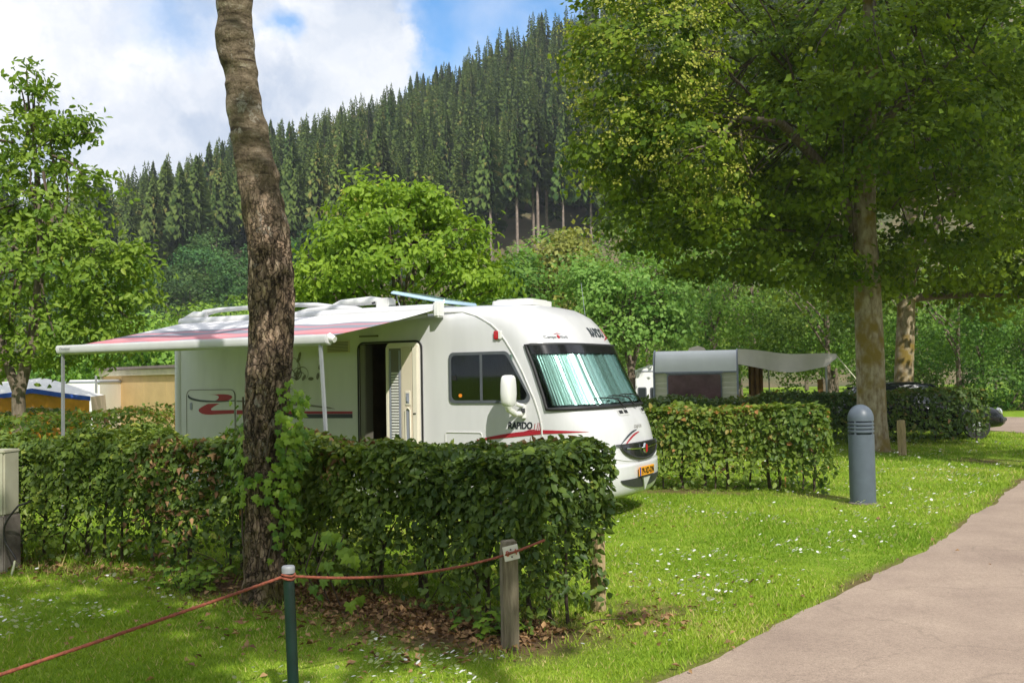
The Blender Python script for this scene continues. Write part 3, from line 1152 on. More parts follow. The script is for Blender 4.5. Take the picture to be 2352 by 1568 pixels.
def forest():
    var = [spruce_meshes(s, 22, R, b) for s, R, b in ((1, 2.7, .12), (2, 2.5, .2), (3, 3.0, .10), (4, 2.5, .40), (5, 2.4, .50))]
    low = [spruce_meshes(s, 22, R, b, 19, 7) for s, R, b in ((11, 2.6, .2), (12, 2.4, .26), (13, 2.8, .16))]
    pts = []
    for y in np.arange(140, 262, 3.3):
        for x in np.arange(-130, 96, 3.3):
            X = x + random.uniform(-1.5, 1.5)
            Y = y + random.uniform(-1.5, 1.5)
            edge = hill_edge(X)
            if Y < edge or Y > 258 or X < -Y * .54 - 4 or X > Y * .55 or (X > Y * .26 and random.random() < .45):
                continue
            pts.append((Y - edge, X, Y))
    # those behind the big lime trees or the cherry cannot be seen; keep edge rows, ridge rows and the rest at random
    def show(p):
        e, X, Y = p
        s = 0
        if e < 6 and X > -20:
            s += 3
        if Y > 250:
            s += 1.5
        if X / Y > .11:
            s -= 4
        return -(s + random.random() * 1.2)
    pts.sort(key=show)
    Z = hill_z(np.array([p[1] for p in pts]), np.array([p[2] for p in pts]))
    rest_v, rest_f, rest_a, rt_v, rt_f = [], [], [], [], []
    nv = ntv = 0
    for i, (e, X, Y) in enumerate(pts):
        k = random.choice((3, 4, 4)) if e < 9 else random.choice((0, 1, 2))
        sc = random.uniform(.46, .74) if e >= 9 else random.uniform(.68, .95)
        if Y > 246:
            sc = random.choice((.40, .44, .46, .5, .52, .62))
        rz = random.uniform(0, 6.28)
        if i < 300:
            root = empty('spruce_tree', (X, Y, float(Z[i])), rz)
            root.scale = (sc * 1.2, sc * 1.2, sc)
            if e < 9:
                tag(root, 'tall spruce at the lower forest edge with a long bare trunk', 'tree', 'spruces along the lower forest edge')
            else:
                tag(root, 'dark green spruce standing among many alike on the wooded hillside', 'tree', 'spruces on the hillside')
            link('trunk', var[k][0], root)
            link('crown', var[k][1], root)
        else:
            for (src, vs, fs) in (((low[k] if k < 3 else var[k])[1], rest_v, rest_f),):
                n = len(src.vertices)
                co = np.empty(n * 3, np.float32)
                src.vertices.foreach_get('co', co)
                co = co.reshape(-1, 3)
                c, s_ = math.cos(rz), math.sin(rz)
                q = co @ np.array([[c, s_, 0], [-s_, c, 0], [0, 0, 1]]) * (sc * 1.2, sc * 1.2, sc) + np.array([X, Y, Z[i]])
                f = np.empty(len(src.polygons) * 3, np.int32)
                src.polygons.foreach_get('vertices', f)
                vs.append(q)
                fs.append(f.reshape(-1, 3) + nv)
                av = np.empty(n, np.float32)
                src.attributes['var'].data.foreach_get('value', av)
                rest_a.append(np.clip(av * .75 + random.uniform(-.15, .35), 0, .96))
                nv += n
    print('forest', len(pts), 'tris in mass', sum(len(f) for f in rest_f))
    if rest_v:
        o = link('forest', np_mesh('forest', np.concatenate(rest_v), np.concatenate(rest_f), M['needle'], {'var': np.concatenate(rest_a)}))
        tag(o, 'mass of further spruce crowns filling the hillside', 'forest', kind='stuff')


forest()


def broad_mesh(seed, h, lobes, n, per, rc, leaf, lm):
    global rng
    keep = rng
    rng = np.random.default_rng(seed)
    mb = MB()
    mb.tube([(0, 0, -.5), (.1, 0, h * .3), (-.1, .1, h * .75)], [h * .018, h * .013, .03], 7)
    for k in range(5):
        a = random.uniform(0, 6.28)
        limb_tube(mb, (0, 0, h * random.uniform(.25, .45)), (math.cos(a) * h * .25, math.sin(a) * h * .25, h * random.uniform(.5, .8)), h * .008, .02, .1, 5, 5)
    t = mb.build('trunk', M['bark_grey'], None, smooth=60)
    p, out, cid, c = crown_points(lobes, n, per, rc, .6, .55)
    f = foliage('crown', p, out, cid, leaf, .7, lm, None, kind=None)
    r = (t.data, f.data)
    bpy.data.objects.remove(t)
    bpy.data.objects.remove(f)
    rng = keep
    return r


def lob(h, rr, seed, n=9, low=.35):
    r = np.random.default_rng(seed)
    L = [(0, 0, h * .62, rr * .8, rr * .8, h * .33)]
    for i in range(n):
        a = r.uniform(0, 6.28)
        z = r.uniform(low, .85)
        q = rr * (1.0 - .45 * abs(z - .5)) * r.uniform(.45, .75)
        L.append((math.cos(a) * q, math.sin(a) * q, h * z, rr * r.uniform(.32, .5), rr * r.uniform(.32, .5), h * r.uniform(.1, .17)))
    return L


BROAD = [broad_mesh(31, 11, lob(11, 4.0, 1), 150, 22, .85, .42, M['leaf_hill']),
         broad_mesh(32, 12, lob(12, 3.6, 2), 150, 22, .8, .42, M['leaf_hill']),
         broad_mesh(33, 10, lob(10, 4.4, 3, low=.25), 160, 22, .9, .42, M['leaf_hill'])]
FINE = [broad_mesh(41, 10, lob(10, 4.2, 4, 11, .18), 260, 32, .62, .21, M['leaf_wood']),
        broad_mesh(42, 12, lob(12, 4.0, 5, 11, .2), 260, 32, .62, .21, M['leaf_wood']),
        broad_mesh(43, 9, lob(9, 4.0, 6, 11, .12), 260, 32, .6, .20, M['leaf_wood'])]


def put_tree(kind, x, y, z, sc, rz, label, group, name='broadleaf_tree', sz=1.0):
    root = empty(name, (x, y, z), rz)
    root.scale = (sc, sc, sc * sz)
    tag(root, label, 'shrub' if name == 'shrub' else 'tree', group)
    link('trunk', kind[0], root)
    link('crown', kind[1], root)
    return root


def woods():
    # broadleaf wood at the foot of the hill on the left
    for y in np.arange(110, 150, 6.4):
        for x in np.arange(-112, 14, 7.2):
            X, Y = x + random.uniform(-2.6, 2.6), y + random.uniform(-2.6, 2.6)
            edge = hill_edge(X)
            if Y > edge - 2 or (Y < 130 and X > -26) or X > 2 or abs(X) > Y * .54 + 5:
                continue
            if X > -18 and random.random() < .7:
                continue
            z = float(hill_z(np.array(X), np.array(Y)))
            put_tree(random.choice(BROAD), X, Y, z, random.uniform(.75, 1.25), random.uniform(0, 6.28),
                     'rounded broadleaf tree in the wood below the spruces', 'broadleaf trees at the foot of the hill')
    for k in range(60):
        X, Y = random.uniform(-18, 24), random.uniform(112, 138)
        if Y > hill_edge(X) - 1:
            continue
        z = float(hill_z(np.array(X), np.array(Y)))
        put_tree(BROAD[k % 3], X, Y, z - .4, random.uniform(.22, .42), random.uniform(0, 6.28),
                 'low green scrub on the bare slope below the spruce trunks', 'scrub on the slope below the spruces', 'shrub')
    # belt of trees behind the caravan pitch
    spots = []
    for y, x0, x1, st in ((40, 9, 27, 4.6), (47, 6, 36, 4.8), (56, 3, 42, 5.2), (68, -2, 48, 6.0), (84, -6, 60, 7.5)):
        for x in np.arange(x0, x1, st):
            spots.append((x + random.uniform(-1.3, 1.3), y + random.uniform(-2, 2)))
    for X, Y in spots:
        put_tree(random.choice(FINE), X, Y, 0, random.uniform(.72, 1.12) * (.82 if Y < 50 else 1.0), random.uniform(0, 6.28),
                 'mid green broadleaf tree in the belt behind the caravan', 'trees in the belt behind the caravan')


    # unseen trees added behind the viewer to block low sky light
    for k, (X, Y) in enumerate(((-34, -4), (-30, -13), (-25, -18), (-19, -21), (-13, -19), (-8, -23), (-3, -20), (2, -24), (7, -21), (12, -23), (17, -19), (22, -17), (27, -11), (31, -3), (33, 6), (30, 15),
                                (-33, 6), (-28, 13), (-10, -29), (0, -30), (10, -30), (20, -26), (-20, -28))):
        put_tree(FINE[k % 3], X + random.uniform(-1, 1), Y + random.uniform(-1, 1), 0, random.uniform(1.1, 1.35), random.uniform(0, 6.28),
                 'unseen broadleaf tree added behind the viewer to block low sky light', 'trees behind the viewer')


woods()


# single mid-distance trees
def mid_trees():
    # bright walnut behind the motorhome
    d = 20.5
    lobes = [plobe(900, 610, 225, 110, d, 1.9), plobe(880, 510, 125, 85, d, 1.3), plobe(760, 650, 110, 70, d, 1.3),
             plobe(1055, 565, 85, 70, d, 1.2), plobe(1085, 655, 95, 55, d, 1.2), plobe(930, 455, 75, 45, d, .8),
             plobe(842, 445, 55, 35, d, .6), plobe(790, 560, 70, 60, d, .9), plobe(1000, 480, 60, 45, d, .7), plobe(700, 690, 60, 50, d, .8)]
    b = P(905, 800, d)
    b.z = 0
    tr = [(b + Vector((0, 0, -.2)), .13), (b + Vector((.05, 0, 1.4)), .11), (b + Vector((-.05, .1, 2.8)), .085), (b + Vector((.1, 0, 4.6)), .03)]
    tree('walnut_tree', 'bright yellow green tree rising behind the white motorhome roof', 'tree', b, tr, lobes, 420, 32, .28, .135, .55,
         M['leaf_walnut'], M['bark_grey'], 9, hexl=True, shell=.45)
    # tree at the left edge, tall thin top against the sky
    d = 19.0
    lobes = [plobe(70, 620, 230, 130, d, 1.9), plobe(215, 610, 150, 90, d, 1.3), plobe(90, 770, 250, 85, d, 1.7), plobe(-110, 640, 180, 220, d, 1.8),
             plobe(110, 500, 160, 75, d, 1.2), plobe(250, 700, 110, 75, d, 1.0), plobe(60, 410, 90, 55, d, .8), plobe(150, 290, 75, 50, d, .6),
             plobe(70, 255, 60, 75, d, .7), plobe(110, 360, 80, 50, d, .7), plobe(190, 300, 50, 28, d, .4), plobe(25, 320, 65, 90, d, .7), plobe(65, 180, 22, 35, d, .3), plobe(-60, 420, 90, 120, d, 1),
             plobe(215, 420, 80, 35, d, .5), plobe(300, 600, 70, 45, d, .6), plobe(10, 840, 130, 30, d, .9)]
    b = P(48, 1000, d)
    b.z = 0
    top = P(80, 330, d)
    fk = P(42, 905, d)
    tr = [(b + Vector((0, 0, -.2)), .15), (fk, .12), (P(75, 780, d), .10), (P(95, 600, d), .075), (P(85, 450, d), .045), (top, .018)]
    r = tree('young_walnut_tree', 'tall leafy tree at the left edge with a thin top against the clouds', 'tree', b, tr, lobes, 450, 32, .28, .14, .5,
             M['leaf_left'], M['bark_grey'], 10, hexl=True, shell=.4)
    mb = MB()
    mb.tube([fk - b, P(22, 850, d) - b, P(-5, 760, d) - b, P(-60, 640, d) - b], [.10, .085, .07, .03], 10)
    mb.build('limb', M['bark_grey'], r, smooth=60)
    # pale tree right of the motorhome, two thin stems
    d = 36.0
    lobes = [plobe(1450, 640, 125, 65, d, 2.0), plobe(1390, 690, 100, 70, d, 1.6), plobe(1520, 690, 80, 70, d, 1.6), plobe(1455, 755, 140, 60, d, 1.8),
             plobe(1370, 780, 80, 60, d, 1.4), plobe(1550, 740, 50, 50, d, 1.2), plobe(1330, 640, 60, 50, d, 1.2)]
    b = P(1452, 900, d)
    b.z = 0
    tr = [(b, .16), (P(1450, 850, d), .13), (P(1435, 780, d), .10), (P(1430, 690, d), .04)]
    r = tree('pale_green_tree', 'pale green tree with two thin pale stems right of the motorhome windscreen', 'tree', b, tr, lobes, 330, 30, .55, .19, .65,
             M['leaf_pale'], M['bark_grey'], 7)
    mb = MB()
    mb.tube([P(1450, 850, d) - b, P(1466, 790, d) - b, P(1480, 700, d) - b], [.11, .08, .03], 8)
    mb.build('limb', M['bark_grey'], r, smooth=60)
    # olive yellow tree between walnut and pale tree
    d = 44.0
    lobes = [plobe(1290, 610, 75, 65, d, 1.9), plobe(1315, 560, 40, 45, d, 1.2), plobe(1240, 670, 90, 60, d, 1.9), plobe(1330, 660, 70, 60, d, 1.7),
             plobe(1200, 640, 50, 40, d, 1.4), plobe(1270, 740, 90, 70, d, 2)]
    b = P(1290, 860, d)
    b.z = 0
    tr = [(b, .2), (P(1290, 760, d), .15), (P(1292, 640, d), .05)]
    tree('olive_tree_crown', 'olive yellow broadleaf tree with a pointed crown between two green trees', 'tree', b, tr, lobes, 260, 28, .6, .24, .7,
         M['leaf_olive'], M['bark_grey'], 5)
    bpy.data.objects['olive_tree_crown'].name = 'broadleaf_tree'
    # dull green tree beyond the walnut
    d = 40.0
    lobes = [plobe(1180, 640, 70, 60, d, 1.8), plobe(1140, 700, 90, 60, d, 1.8), plobe(1230, 720, 60, 50, d, 1.6)]
    b = P(1170, 860, d)
    b.z = 0
    tree('broadleaf_tree', 'dull green tree showing between the walnut and the olive yellow tree', 'tree', b, [(b, .18), (P(1170, 740, d), .12), (P(1172, 650, d), .04)],
         lobes, 160, 28, .55, .22, .7, M['leaf_wood'], M['bark_grey'], 4)
    # tree low on the left behind the tan hut
    for (x, y, d, rx, ry, lab) in ((330, 800, 40, 130, 75, 'dark green tree behind the tan hut roof'),
                                   (200, 850, 46, 120, 40, 'low green tree behind the orange tent'),
                                   (470, 760, 52, 150, 75, 'green tree beyond the motorhome rear'),
                                   (620, 730, 60, 120, 70, 'green tree beyond the motorhome roof rack')):
        b = P(x, 880, d)
        b.z = 0
        lobes = [plobe(x, y, rx, ry, d, 2.6), plobe(x - rx * .6, y + ry * .4, rx * .6, ry * .7, d, 2.0), plobe(x + rx * .6, y + ry * .4, rx * .6, ry * .7, d, 2.0)]
        tree('broadleaf_tree', lab, 'tree', b, [(b, .2), (P(x, y + 30, d), .15), (P(x, y - 10, d), .05)], lobes, 200, 26, .6, .24, .7,
             M['leaf_wood'], M['bark_grey'], 4)


mid_trees()


def limes():
    # the big lime tree over the right half
    b = Vector((7.83, 21.8, 0))
    d = 21.8
    tr = [(b + Vector((.0, 0, -.2)), .42), (b + Vector((0, 0, .15)), .36), (P(2003, 960, d), .31), (P(1998, 800, d), .30), (P(1992, 650, d), .285),
          (P(1985, 520, d), .25), (P(1990, 350, d), .20), (P(2000, 150, d), .15), (P(1990, -60, d), .08), (P(2000, -190, d), .03)]
    bright = [plobe(1480, 170, 175, 190, 19.3, 1.7), plobe(1420, 330, 120, 130, 19.6, 1.5), plobe(1580, 330, 130, 130, 19.2, 1.5),
              plobe(1560, 60, 110, 120, 19.2, 1.4), plobe(1400, 80, 110, 110, 20, 1.4), plobe(1640, 430, 90, 75, 19.4, 1.0)]
    lobes = bright + [plobe(1690, 290, 190, 190, 23.5, 1.7), plobe(1840, 420, 170, 150, 24, 1.6), plobe(1600, 450, 150, 110, 22.5, 1.4), plobe(1850, 520, 150, 80, 22.5, 1.8), plobe(1960, 610, 120, 60, 22.5, 1.6), plobe(1740, 470, 110, 80, 22.5, 1.6), plobe(1500, 500, 130, 80, 21, 1.6), plobe(1640, 560, 170, 80, 21.5, 2.0), plobe(1800, 600, 170, 60, 21.5, 2.0),
                      plobe(1850, 300, 220, 200, 23, 2.6), plobe(2120, 300, 220, 180, 21, 2.4), plobe(2220, 480, 200, 120, 21, 2.2),
                      plobe(1980, 90, 260, 150, 22, 2.8), plobe(2250, 120, 200, 160, 21.5, 2.4), plobe(1900, 450, 160, 110, 23.5, 2.0),
                      plobe(2130, 600, 150, 70, 22, 1.9), plobe(1700, 150, 150, 160, 22, 2.2), plobe(1850, -80, 400, 110, 21.5, 2.4),
                      plobe(2250, -80, 250, 110, 21.5, 2.2), plobe(1500, -90, 190, 110, 20, 1.8), plobe(1420, 420, 90, 90, 20.5, 1.2),
                      plobe(1860, 240, 120, 70, 18.8, .9), plobe(1990, 190, 90, 60, 18.6, .8), plobe(2080, 330, 120, 60, 18.8, .9), plobe(2190, 240, 90, 50, 18.4, .8),
                      plobe(1900, 90, 120, 60, 18.8, 1.0), plobe(2000, 400, 110, 55, 19.4, .8), plobe(1860, 420, 90, 60, 19.5, .9), plobe(2060, 60, 110, 60, 18.8, .9)]
    r = tree('lime_tree', 'huge dark lime tree with a mottled trunk beside the lane, yellow blossom on its left', 'tree', b, tr, lobes, 1330, 52, .42, .128, .85,
             M['leaf_lime'], M['bark_lime'], 0, flat=.42, shell=.5, up=.9, twigs=90)
    # the two bare limbs that show
    for path, rs in (([P(1968, 530, d), P(1905, 400, d), P(1840, 330, d - .5), P(1790, 280, d - 1.2), P(1690, 270, d - 1.8)], [.16, .13, .11, .09, .04]),
                     ([P(1995, 330, d), P(2080, 220, d), P(2200, 130, d - .8)], [.12, .09, .03]),
                     ([P(1700, 300, 19.5), P(1705, 350, 19.2), P(1728, 400, 19.0)], [.03, .022, .012]),
                     ([P(1690, 270, 19.8), P(1640, 330, 19.2), P(1560, 350, 19.0)], [.035, .025, .012])):
        mb = MB()
        mb.tube([p - b for p in path], rs, 8)
        mb.build('limb', M['bark_grey'], r, smooth=60)
    # blossom
    bl = [(l[0] - b.x, l[1] - b.y, l[2] - b.z, l[3] * 1.04, l[4] * 1.05, l[5] * 1.02) for l in bright]
    p, out, cid, c = crown_points(bl, 330, 18, .24, .6, .84)
    foliage('blossom', p, out, cid, .06, .8, M['lime_flower'], r, label='pale yellow blossom on the sunlit left side')
    # second trunk behind
    d = 28.0
    b2 = P(2078, 1000, d)
    b2.z = 0
    tr = [(b2, .32), (P(2076, 870, d), .26), (P(2082, 700, d), .24), (P(2090, 560, d), .2), (P(2100, 350, d), .15), (P(2110, 50, d), .06)]
    lobes = [plobe(2150, 600, 190, 90, d, 2.4), plobe(2300, 620, 160, 110, d, 2.4), plobe(2100, 300, 300, 200, d + 1, 3.2), plobe(2330, 380, 200, 200, d, 3),
             plobe(2150, 50, 350, 200, d, 3.5), plobe(1960, 640, 150, 60, d, 1.9), plobe(2380, 180, 200, 200, d - 3, 3), plobe(2420, 560, 150, 130, d - 3, 2.4)]
    tree('lime_tree', 'second lime tree behind, with a thinner dark trunk right of the mottled one', 'tree', b2, tr, lobes, 700, 30, .65, .19, .85,
         M['leaf_lime'], M['bark_lime'], 6, flat=.5, up=.7)
    # two trees beyond the right border and behind the viewer: their shade falls into the picture
    for (c, tr_r, lob_, lab, n) in (
            ((11.6, 10.6), .3, [(0, 0, 14.5, 3.4, 3.4, 4.2), (-1.6, 1.0, 12.2, 2.2, 2.4, 2.2), (1.5, -.5, 12.0, 2.4, 2.4, 2.2), (0, 2.2, 16.5, 2.6, 2.4, 2.6), (-1.5, 0, 17.0, 2.4, 2.4, 2.6)],
             'tall lime tree on the far side of the lane', 950),
            ((.4, -1.5), .25, [(.2, .9, 9.0, 3.0, 2.6, 1.9), (-1.5, .6, 8.2, 1.8, 1.8, 1.5), (1.4, 1.6, 8.4, 1.6, 1.6, 1.4)], 'lime tree standing behind the viewer', 125)):
        bb = Vector((c[0], c[1], 0))
        ls = [(l[0] + c[0], l[1] + c[1], *l[2:]) for l in lob_]
        h = lob_[0][2]
        tree('lime_tree', lab, 'tree', bb, [(bb, tr_r), (bb + Vector((0, 0, h * .4)), tr_r * .8), (bb + Vector((.1, .3, h * .8)), tr_r * .5), (bb + Vector((0, .4, h * 1.1)), .04)],
             ls, n, 16, .6, .30, .85, M['leaf_lime'], M['bark_lime'], 6)


limes()


# ------------------------------------------------------------------ the cherry trunk in front
def main_trunk():
    d = 8.06
    prof = [(1392, 557, 661), (1365, 561, 654), (1335, 564, 651), (1250, 563, 648), (1150, 562, 646), (1080, 563, 649), (1000, 563, 656), (887, 564, 667), (801, 570, 671),
            (714, 576, 673), (627, 577, 671), (540, 566, 663), (454, 551, 645), (400, 544, 634), (320, 530, 619), (250, 519, 606), (202, 511, 598), (150, 502, 592), (110, 494, 587),
            (95, 490, 586), (75, 491, 583), (50, 494, 582), (0, 494, 581), (-120, 500, 578), (-300, 505, 572), (-520, 500, 560)]
    b = Vector((P(607, 1385, d).x, d, 0))
    root = empty('cherry_tree', b)
    tag(root, 'leaning tree trunk with rough peeling bark in front of the hedge', 'tree')
    rows = []
    for y, x0, x1 in prof:
        a, c = P(x0, y, d), P(x1, y, d)
        rows.append(((a.x + c.x) / 2 - b.x, (a.z + c.z) / 2, (c - a).length / 2))
    rows = np.array(rows)
    rows[0, 1] = -.12
    rows[0, 2] *= 1.12
    ns, nr = 110, 440
    zs = np.linspace(rows[0, 1], rows[-1, 1], nr)
    cx = np.interp(zs, rows[:, 1], rows[:, 0])
    rr = np.interp(zs, rows[:, 1], rows[:, 2])
    k = np.ones(5) / 5
    cx[3:-3] = np.convolve(cx, k, 'same')[3:-3]
    rr[3:-3] = np.convolve(rr, k, 'same')[3:-3]
    th = np.linspace(0, 2 * math.pi, ns, endpoint=False)
    Z, T = np.meshgrid(zs, th, indexing='ij')
    R = rr[:, None] * np.ones_like(T)
    q = np.stack([np.cos(T) * .17, np.sin(T) * .17, Z], -1)
    lowf = np.clip((3.3 - Z) / .9, 0, 1)
    pl = snoise(q * np.array([1, 1, .28]), 52, 51, 10)
    pl2 = snoise(q * np.array([1, 1, .4]), 95, 52, 10)
    bark = np.minimum(np.abs(pl), .45) * .050 - .014 + pl2 * .006
    up = snoise(q * np.array([.25, .25, 1]), 26, 53, 8) * .008 + snoise(q * np.array([.5, .5, 1]), 60, 54, 8) * .004 - np.maximum(snoise(q * np.array([.12, .12, 1]), 16, 57, 8) - .55, 0) * .03
    big = snoise(q, 6, 55) * .012 + snoise(q, 15, 58) * .006
    R = R + big + lowf * bark + (1 - lowf) * up - .004
    R *= 1 + .10 * np.clip((.35 - Z) / .35, 0, 1) * (1 + np.sin(T * 5 + 1))
    V = np.stack([cx[:, None] + R * np.cos(T), R * np.sin(T) * .95, Z], -1).reshape(-1, 3)
    i = (np.arange(nr - 1)[:, None] * ns + np.arange(ns)[None]).ravel()
    j = (np.arange(nr - 1)[:, None] * ns + (np.arange(ns)[None] + 1) % ns).ravel()
    F = np.stack([i, j, j + ns, i + ns], 1)
    link('trunk', np_mesh('trunk', V, F, M['bark_main'], smooth=True), root)
    # crown above the picture
    top = Vector((cx[-1], 0, zs[-1]))
    lobes = [(top.x, .2, top.z + 3.0, 2.6, 2.6, 1.6), (top.x - 1.5, .6, top.z + 2.0, 1.7, 1.7, 1.1), (top.x + 1.5, 0, top.z + 2.2, 1.7, 1.7, 1.1)]
    p, out, cid, c = crown_points(lobes, 130, 18, .5, .6, .5)
    for t in range(6):
        mb = MB()
        limb_tube(mb, top - Vector((0, 0, .2)), Vector(c[t * 9]), .10, .03, .1)
        mb.build('limb', M['bark_main'], root, smooth=60, fix=False)
    foliage('foliage', p, out, cid, .2, .5, M['leaf_left'], root)

    # ivy climbing on it
    iv = empty('ivy', b)
    tag(iv, 'green ivy climbing up both sides of the leaning tree trunk', 'ivy')
    shapes = []
    for s in range(4):
        r = random.Random(s)
        o = [(0, 0), (.30, -.10), (.52, .14), (.34, .34), (.46, .62), (.20, .60), (0, 1.02), (-.20, .58), (-.46, .64), (-.34, .32), (-.52, .12), (-.30, -.12)]
        vs = [(x + r.uniform(-.03, .03), y + r.uniform(-.03, .03), -.16 * abs(x) - .12 * y * y) for x, y in o] + [(0, .36, .03)]
        n = len(o)
        me = bpy.data.meshes.new('leaf')
        me.from_pydata(vs, [], [(i, (i + 1) % n, n) for i in range(n)])
        a = me.attributes.new('var', 'FLOAT', 'POINT')
        a.data.foreach_set('value', np.full(n + 1, (.15, .45, .7, .9)[s], np.float32))
        me.materials.append(M['leaf_ivy'])
        shapes.append(me)

    def trunk_at(z):
        return float(np.interp(z, zs, cx)), float(np.interp(z, zs, rr))

    cnt = 0
    stems = MB()
    spots = []
    for _ in range(250):                    # right side
        y = random.triangular(865, 1300, 1010)
        z = P(620, y, d).z
        spots.append((z, random.triangular(-1.25, .35, -.45), random.uniform(.0, .13) + max(0, 1 - abs(y - 1000) / 200) * random.uniform(0, .12)))
    for _ in range(70):                     # left side
        y = random.triangular(900, 1190, 1080)
        spots.append((P(560, y, d).z, math.pi - random.triangular(-1.0, .5, -.25) + math.pi * 0, random.uniform(.0, .14)))
    for _ in range(26):                     # across the front, mid height
        spots.append((P(620, random.uniform(1080, 1150), d).z, random.uniform(-2.3, -.8), random.uniform(.01, .04)))
    for z, a, off in spots:
        c0, r0 = trunk_at(z)
        if a > 1.6:
            a = math.pi + (a - math.pi)
            a = -a if random.random() < 0 else a
        dirv = Vector((math.cos(a), math.sin(a) if a <= 1.6 else -abs(math.sin(a)) * random.choice((1, 1, -1)), 0))
        pos = Vector((c0, 0, z)) + dirv * (r0 + .012 + off)
        nn = (dirv * .8 + Vector((random.gauss(0, .35), -.35 + random.gauss(0, .3), .35 + random.gauss(0, .25)))).normalized()
        ax = Vector((random.gauss(0, .5), random.gauss(0, .3), -1)) if off < .09 else Vector((dirv.x + random.gauss(0, .4), random.gauss(0, .4), random.gauss(-.3, .5)))
        ax = (ax - nn * ax.dot(nn)).normalized()
        sx = ax.cross(nn)
        sc = random.uniform(.042, .078)
        Mx = Matrix((sx, ax, nn)).transposed().to_4x4()
        Mx = Matrix.Translation(pos) @ Mx @ Matrix.Scale(sc, 4)
        link('leaf', random.choice(shapes), iv, Mx)
        cnt += 1
    for side, ys in ((-.5, (1330, 870)), (-1.0, (1300, 980)), (math.pi + .4, (1250, 910))):
        pts = []
        for t in np.linspace(0, 1, 14):
            z = P(610, ys[0] + (ys[1] - ys[0]) * t, d).z
            c0, r0 = trunk_at(z)
            a = side + .25 * math.sin(t * 7 + side)
            pts.append((c0 + math.cos(a) * (r0 + .01), math.sin(a) * (r0 + .01) if side < 2 else -.05, z))
        stems.tube(pts, .008, 5)
        o = stems.build('stem', M['twig'], iv, fix=False)
        stems = MB()
    # ground shoots of the same ivy in front of the hedge
    ig = empty('ivy', (-1.55, 7.75, 0))
    tag(ig, 'low ivy shoots at the foot of the hedge right of the trunk', 'ivy')
    for _ in range(34):
        pos = Vector((random.uniform(-.25, .42), random.uniform(-.12, .25), random.uniform(.08, .62)))
        pos.y += pos.x * -.75
        nn = Vector((random.gauss(0, .3), -1, .5 + random.gauss(0, .3))).normalized()
        ax = Vector((random.gauss(0, .6), 0, -1))
        ax = (ax - nn * ax.dot(nn)).normalized()
        Mx = Matrix.Translation(pos) @ Matrix((ax.cross(nn), ax, nn)).transposed().to_4x4() @ Matrix.Scale(random.uniform(.06, .105), 4)
        link('leaf', random.choice(shapes), ig, Mx)
    for k in range(3):
        mb = MB()
        mb.tube([(.1 * k, .25 - .1 * k, -.02), (.1 * k - .1, .1 - .07 * k, .3), (.12 * k, .1 - .09 * k, .6)], .006, 5)
        mb.build('stem', M['twig'], ig, fix=False)
    return shapes


IVY = main_trunk()


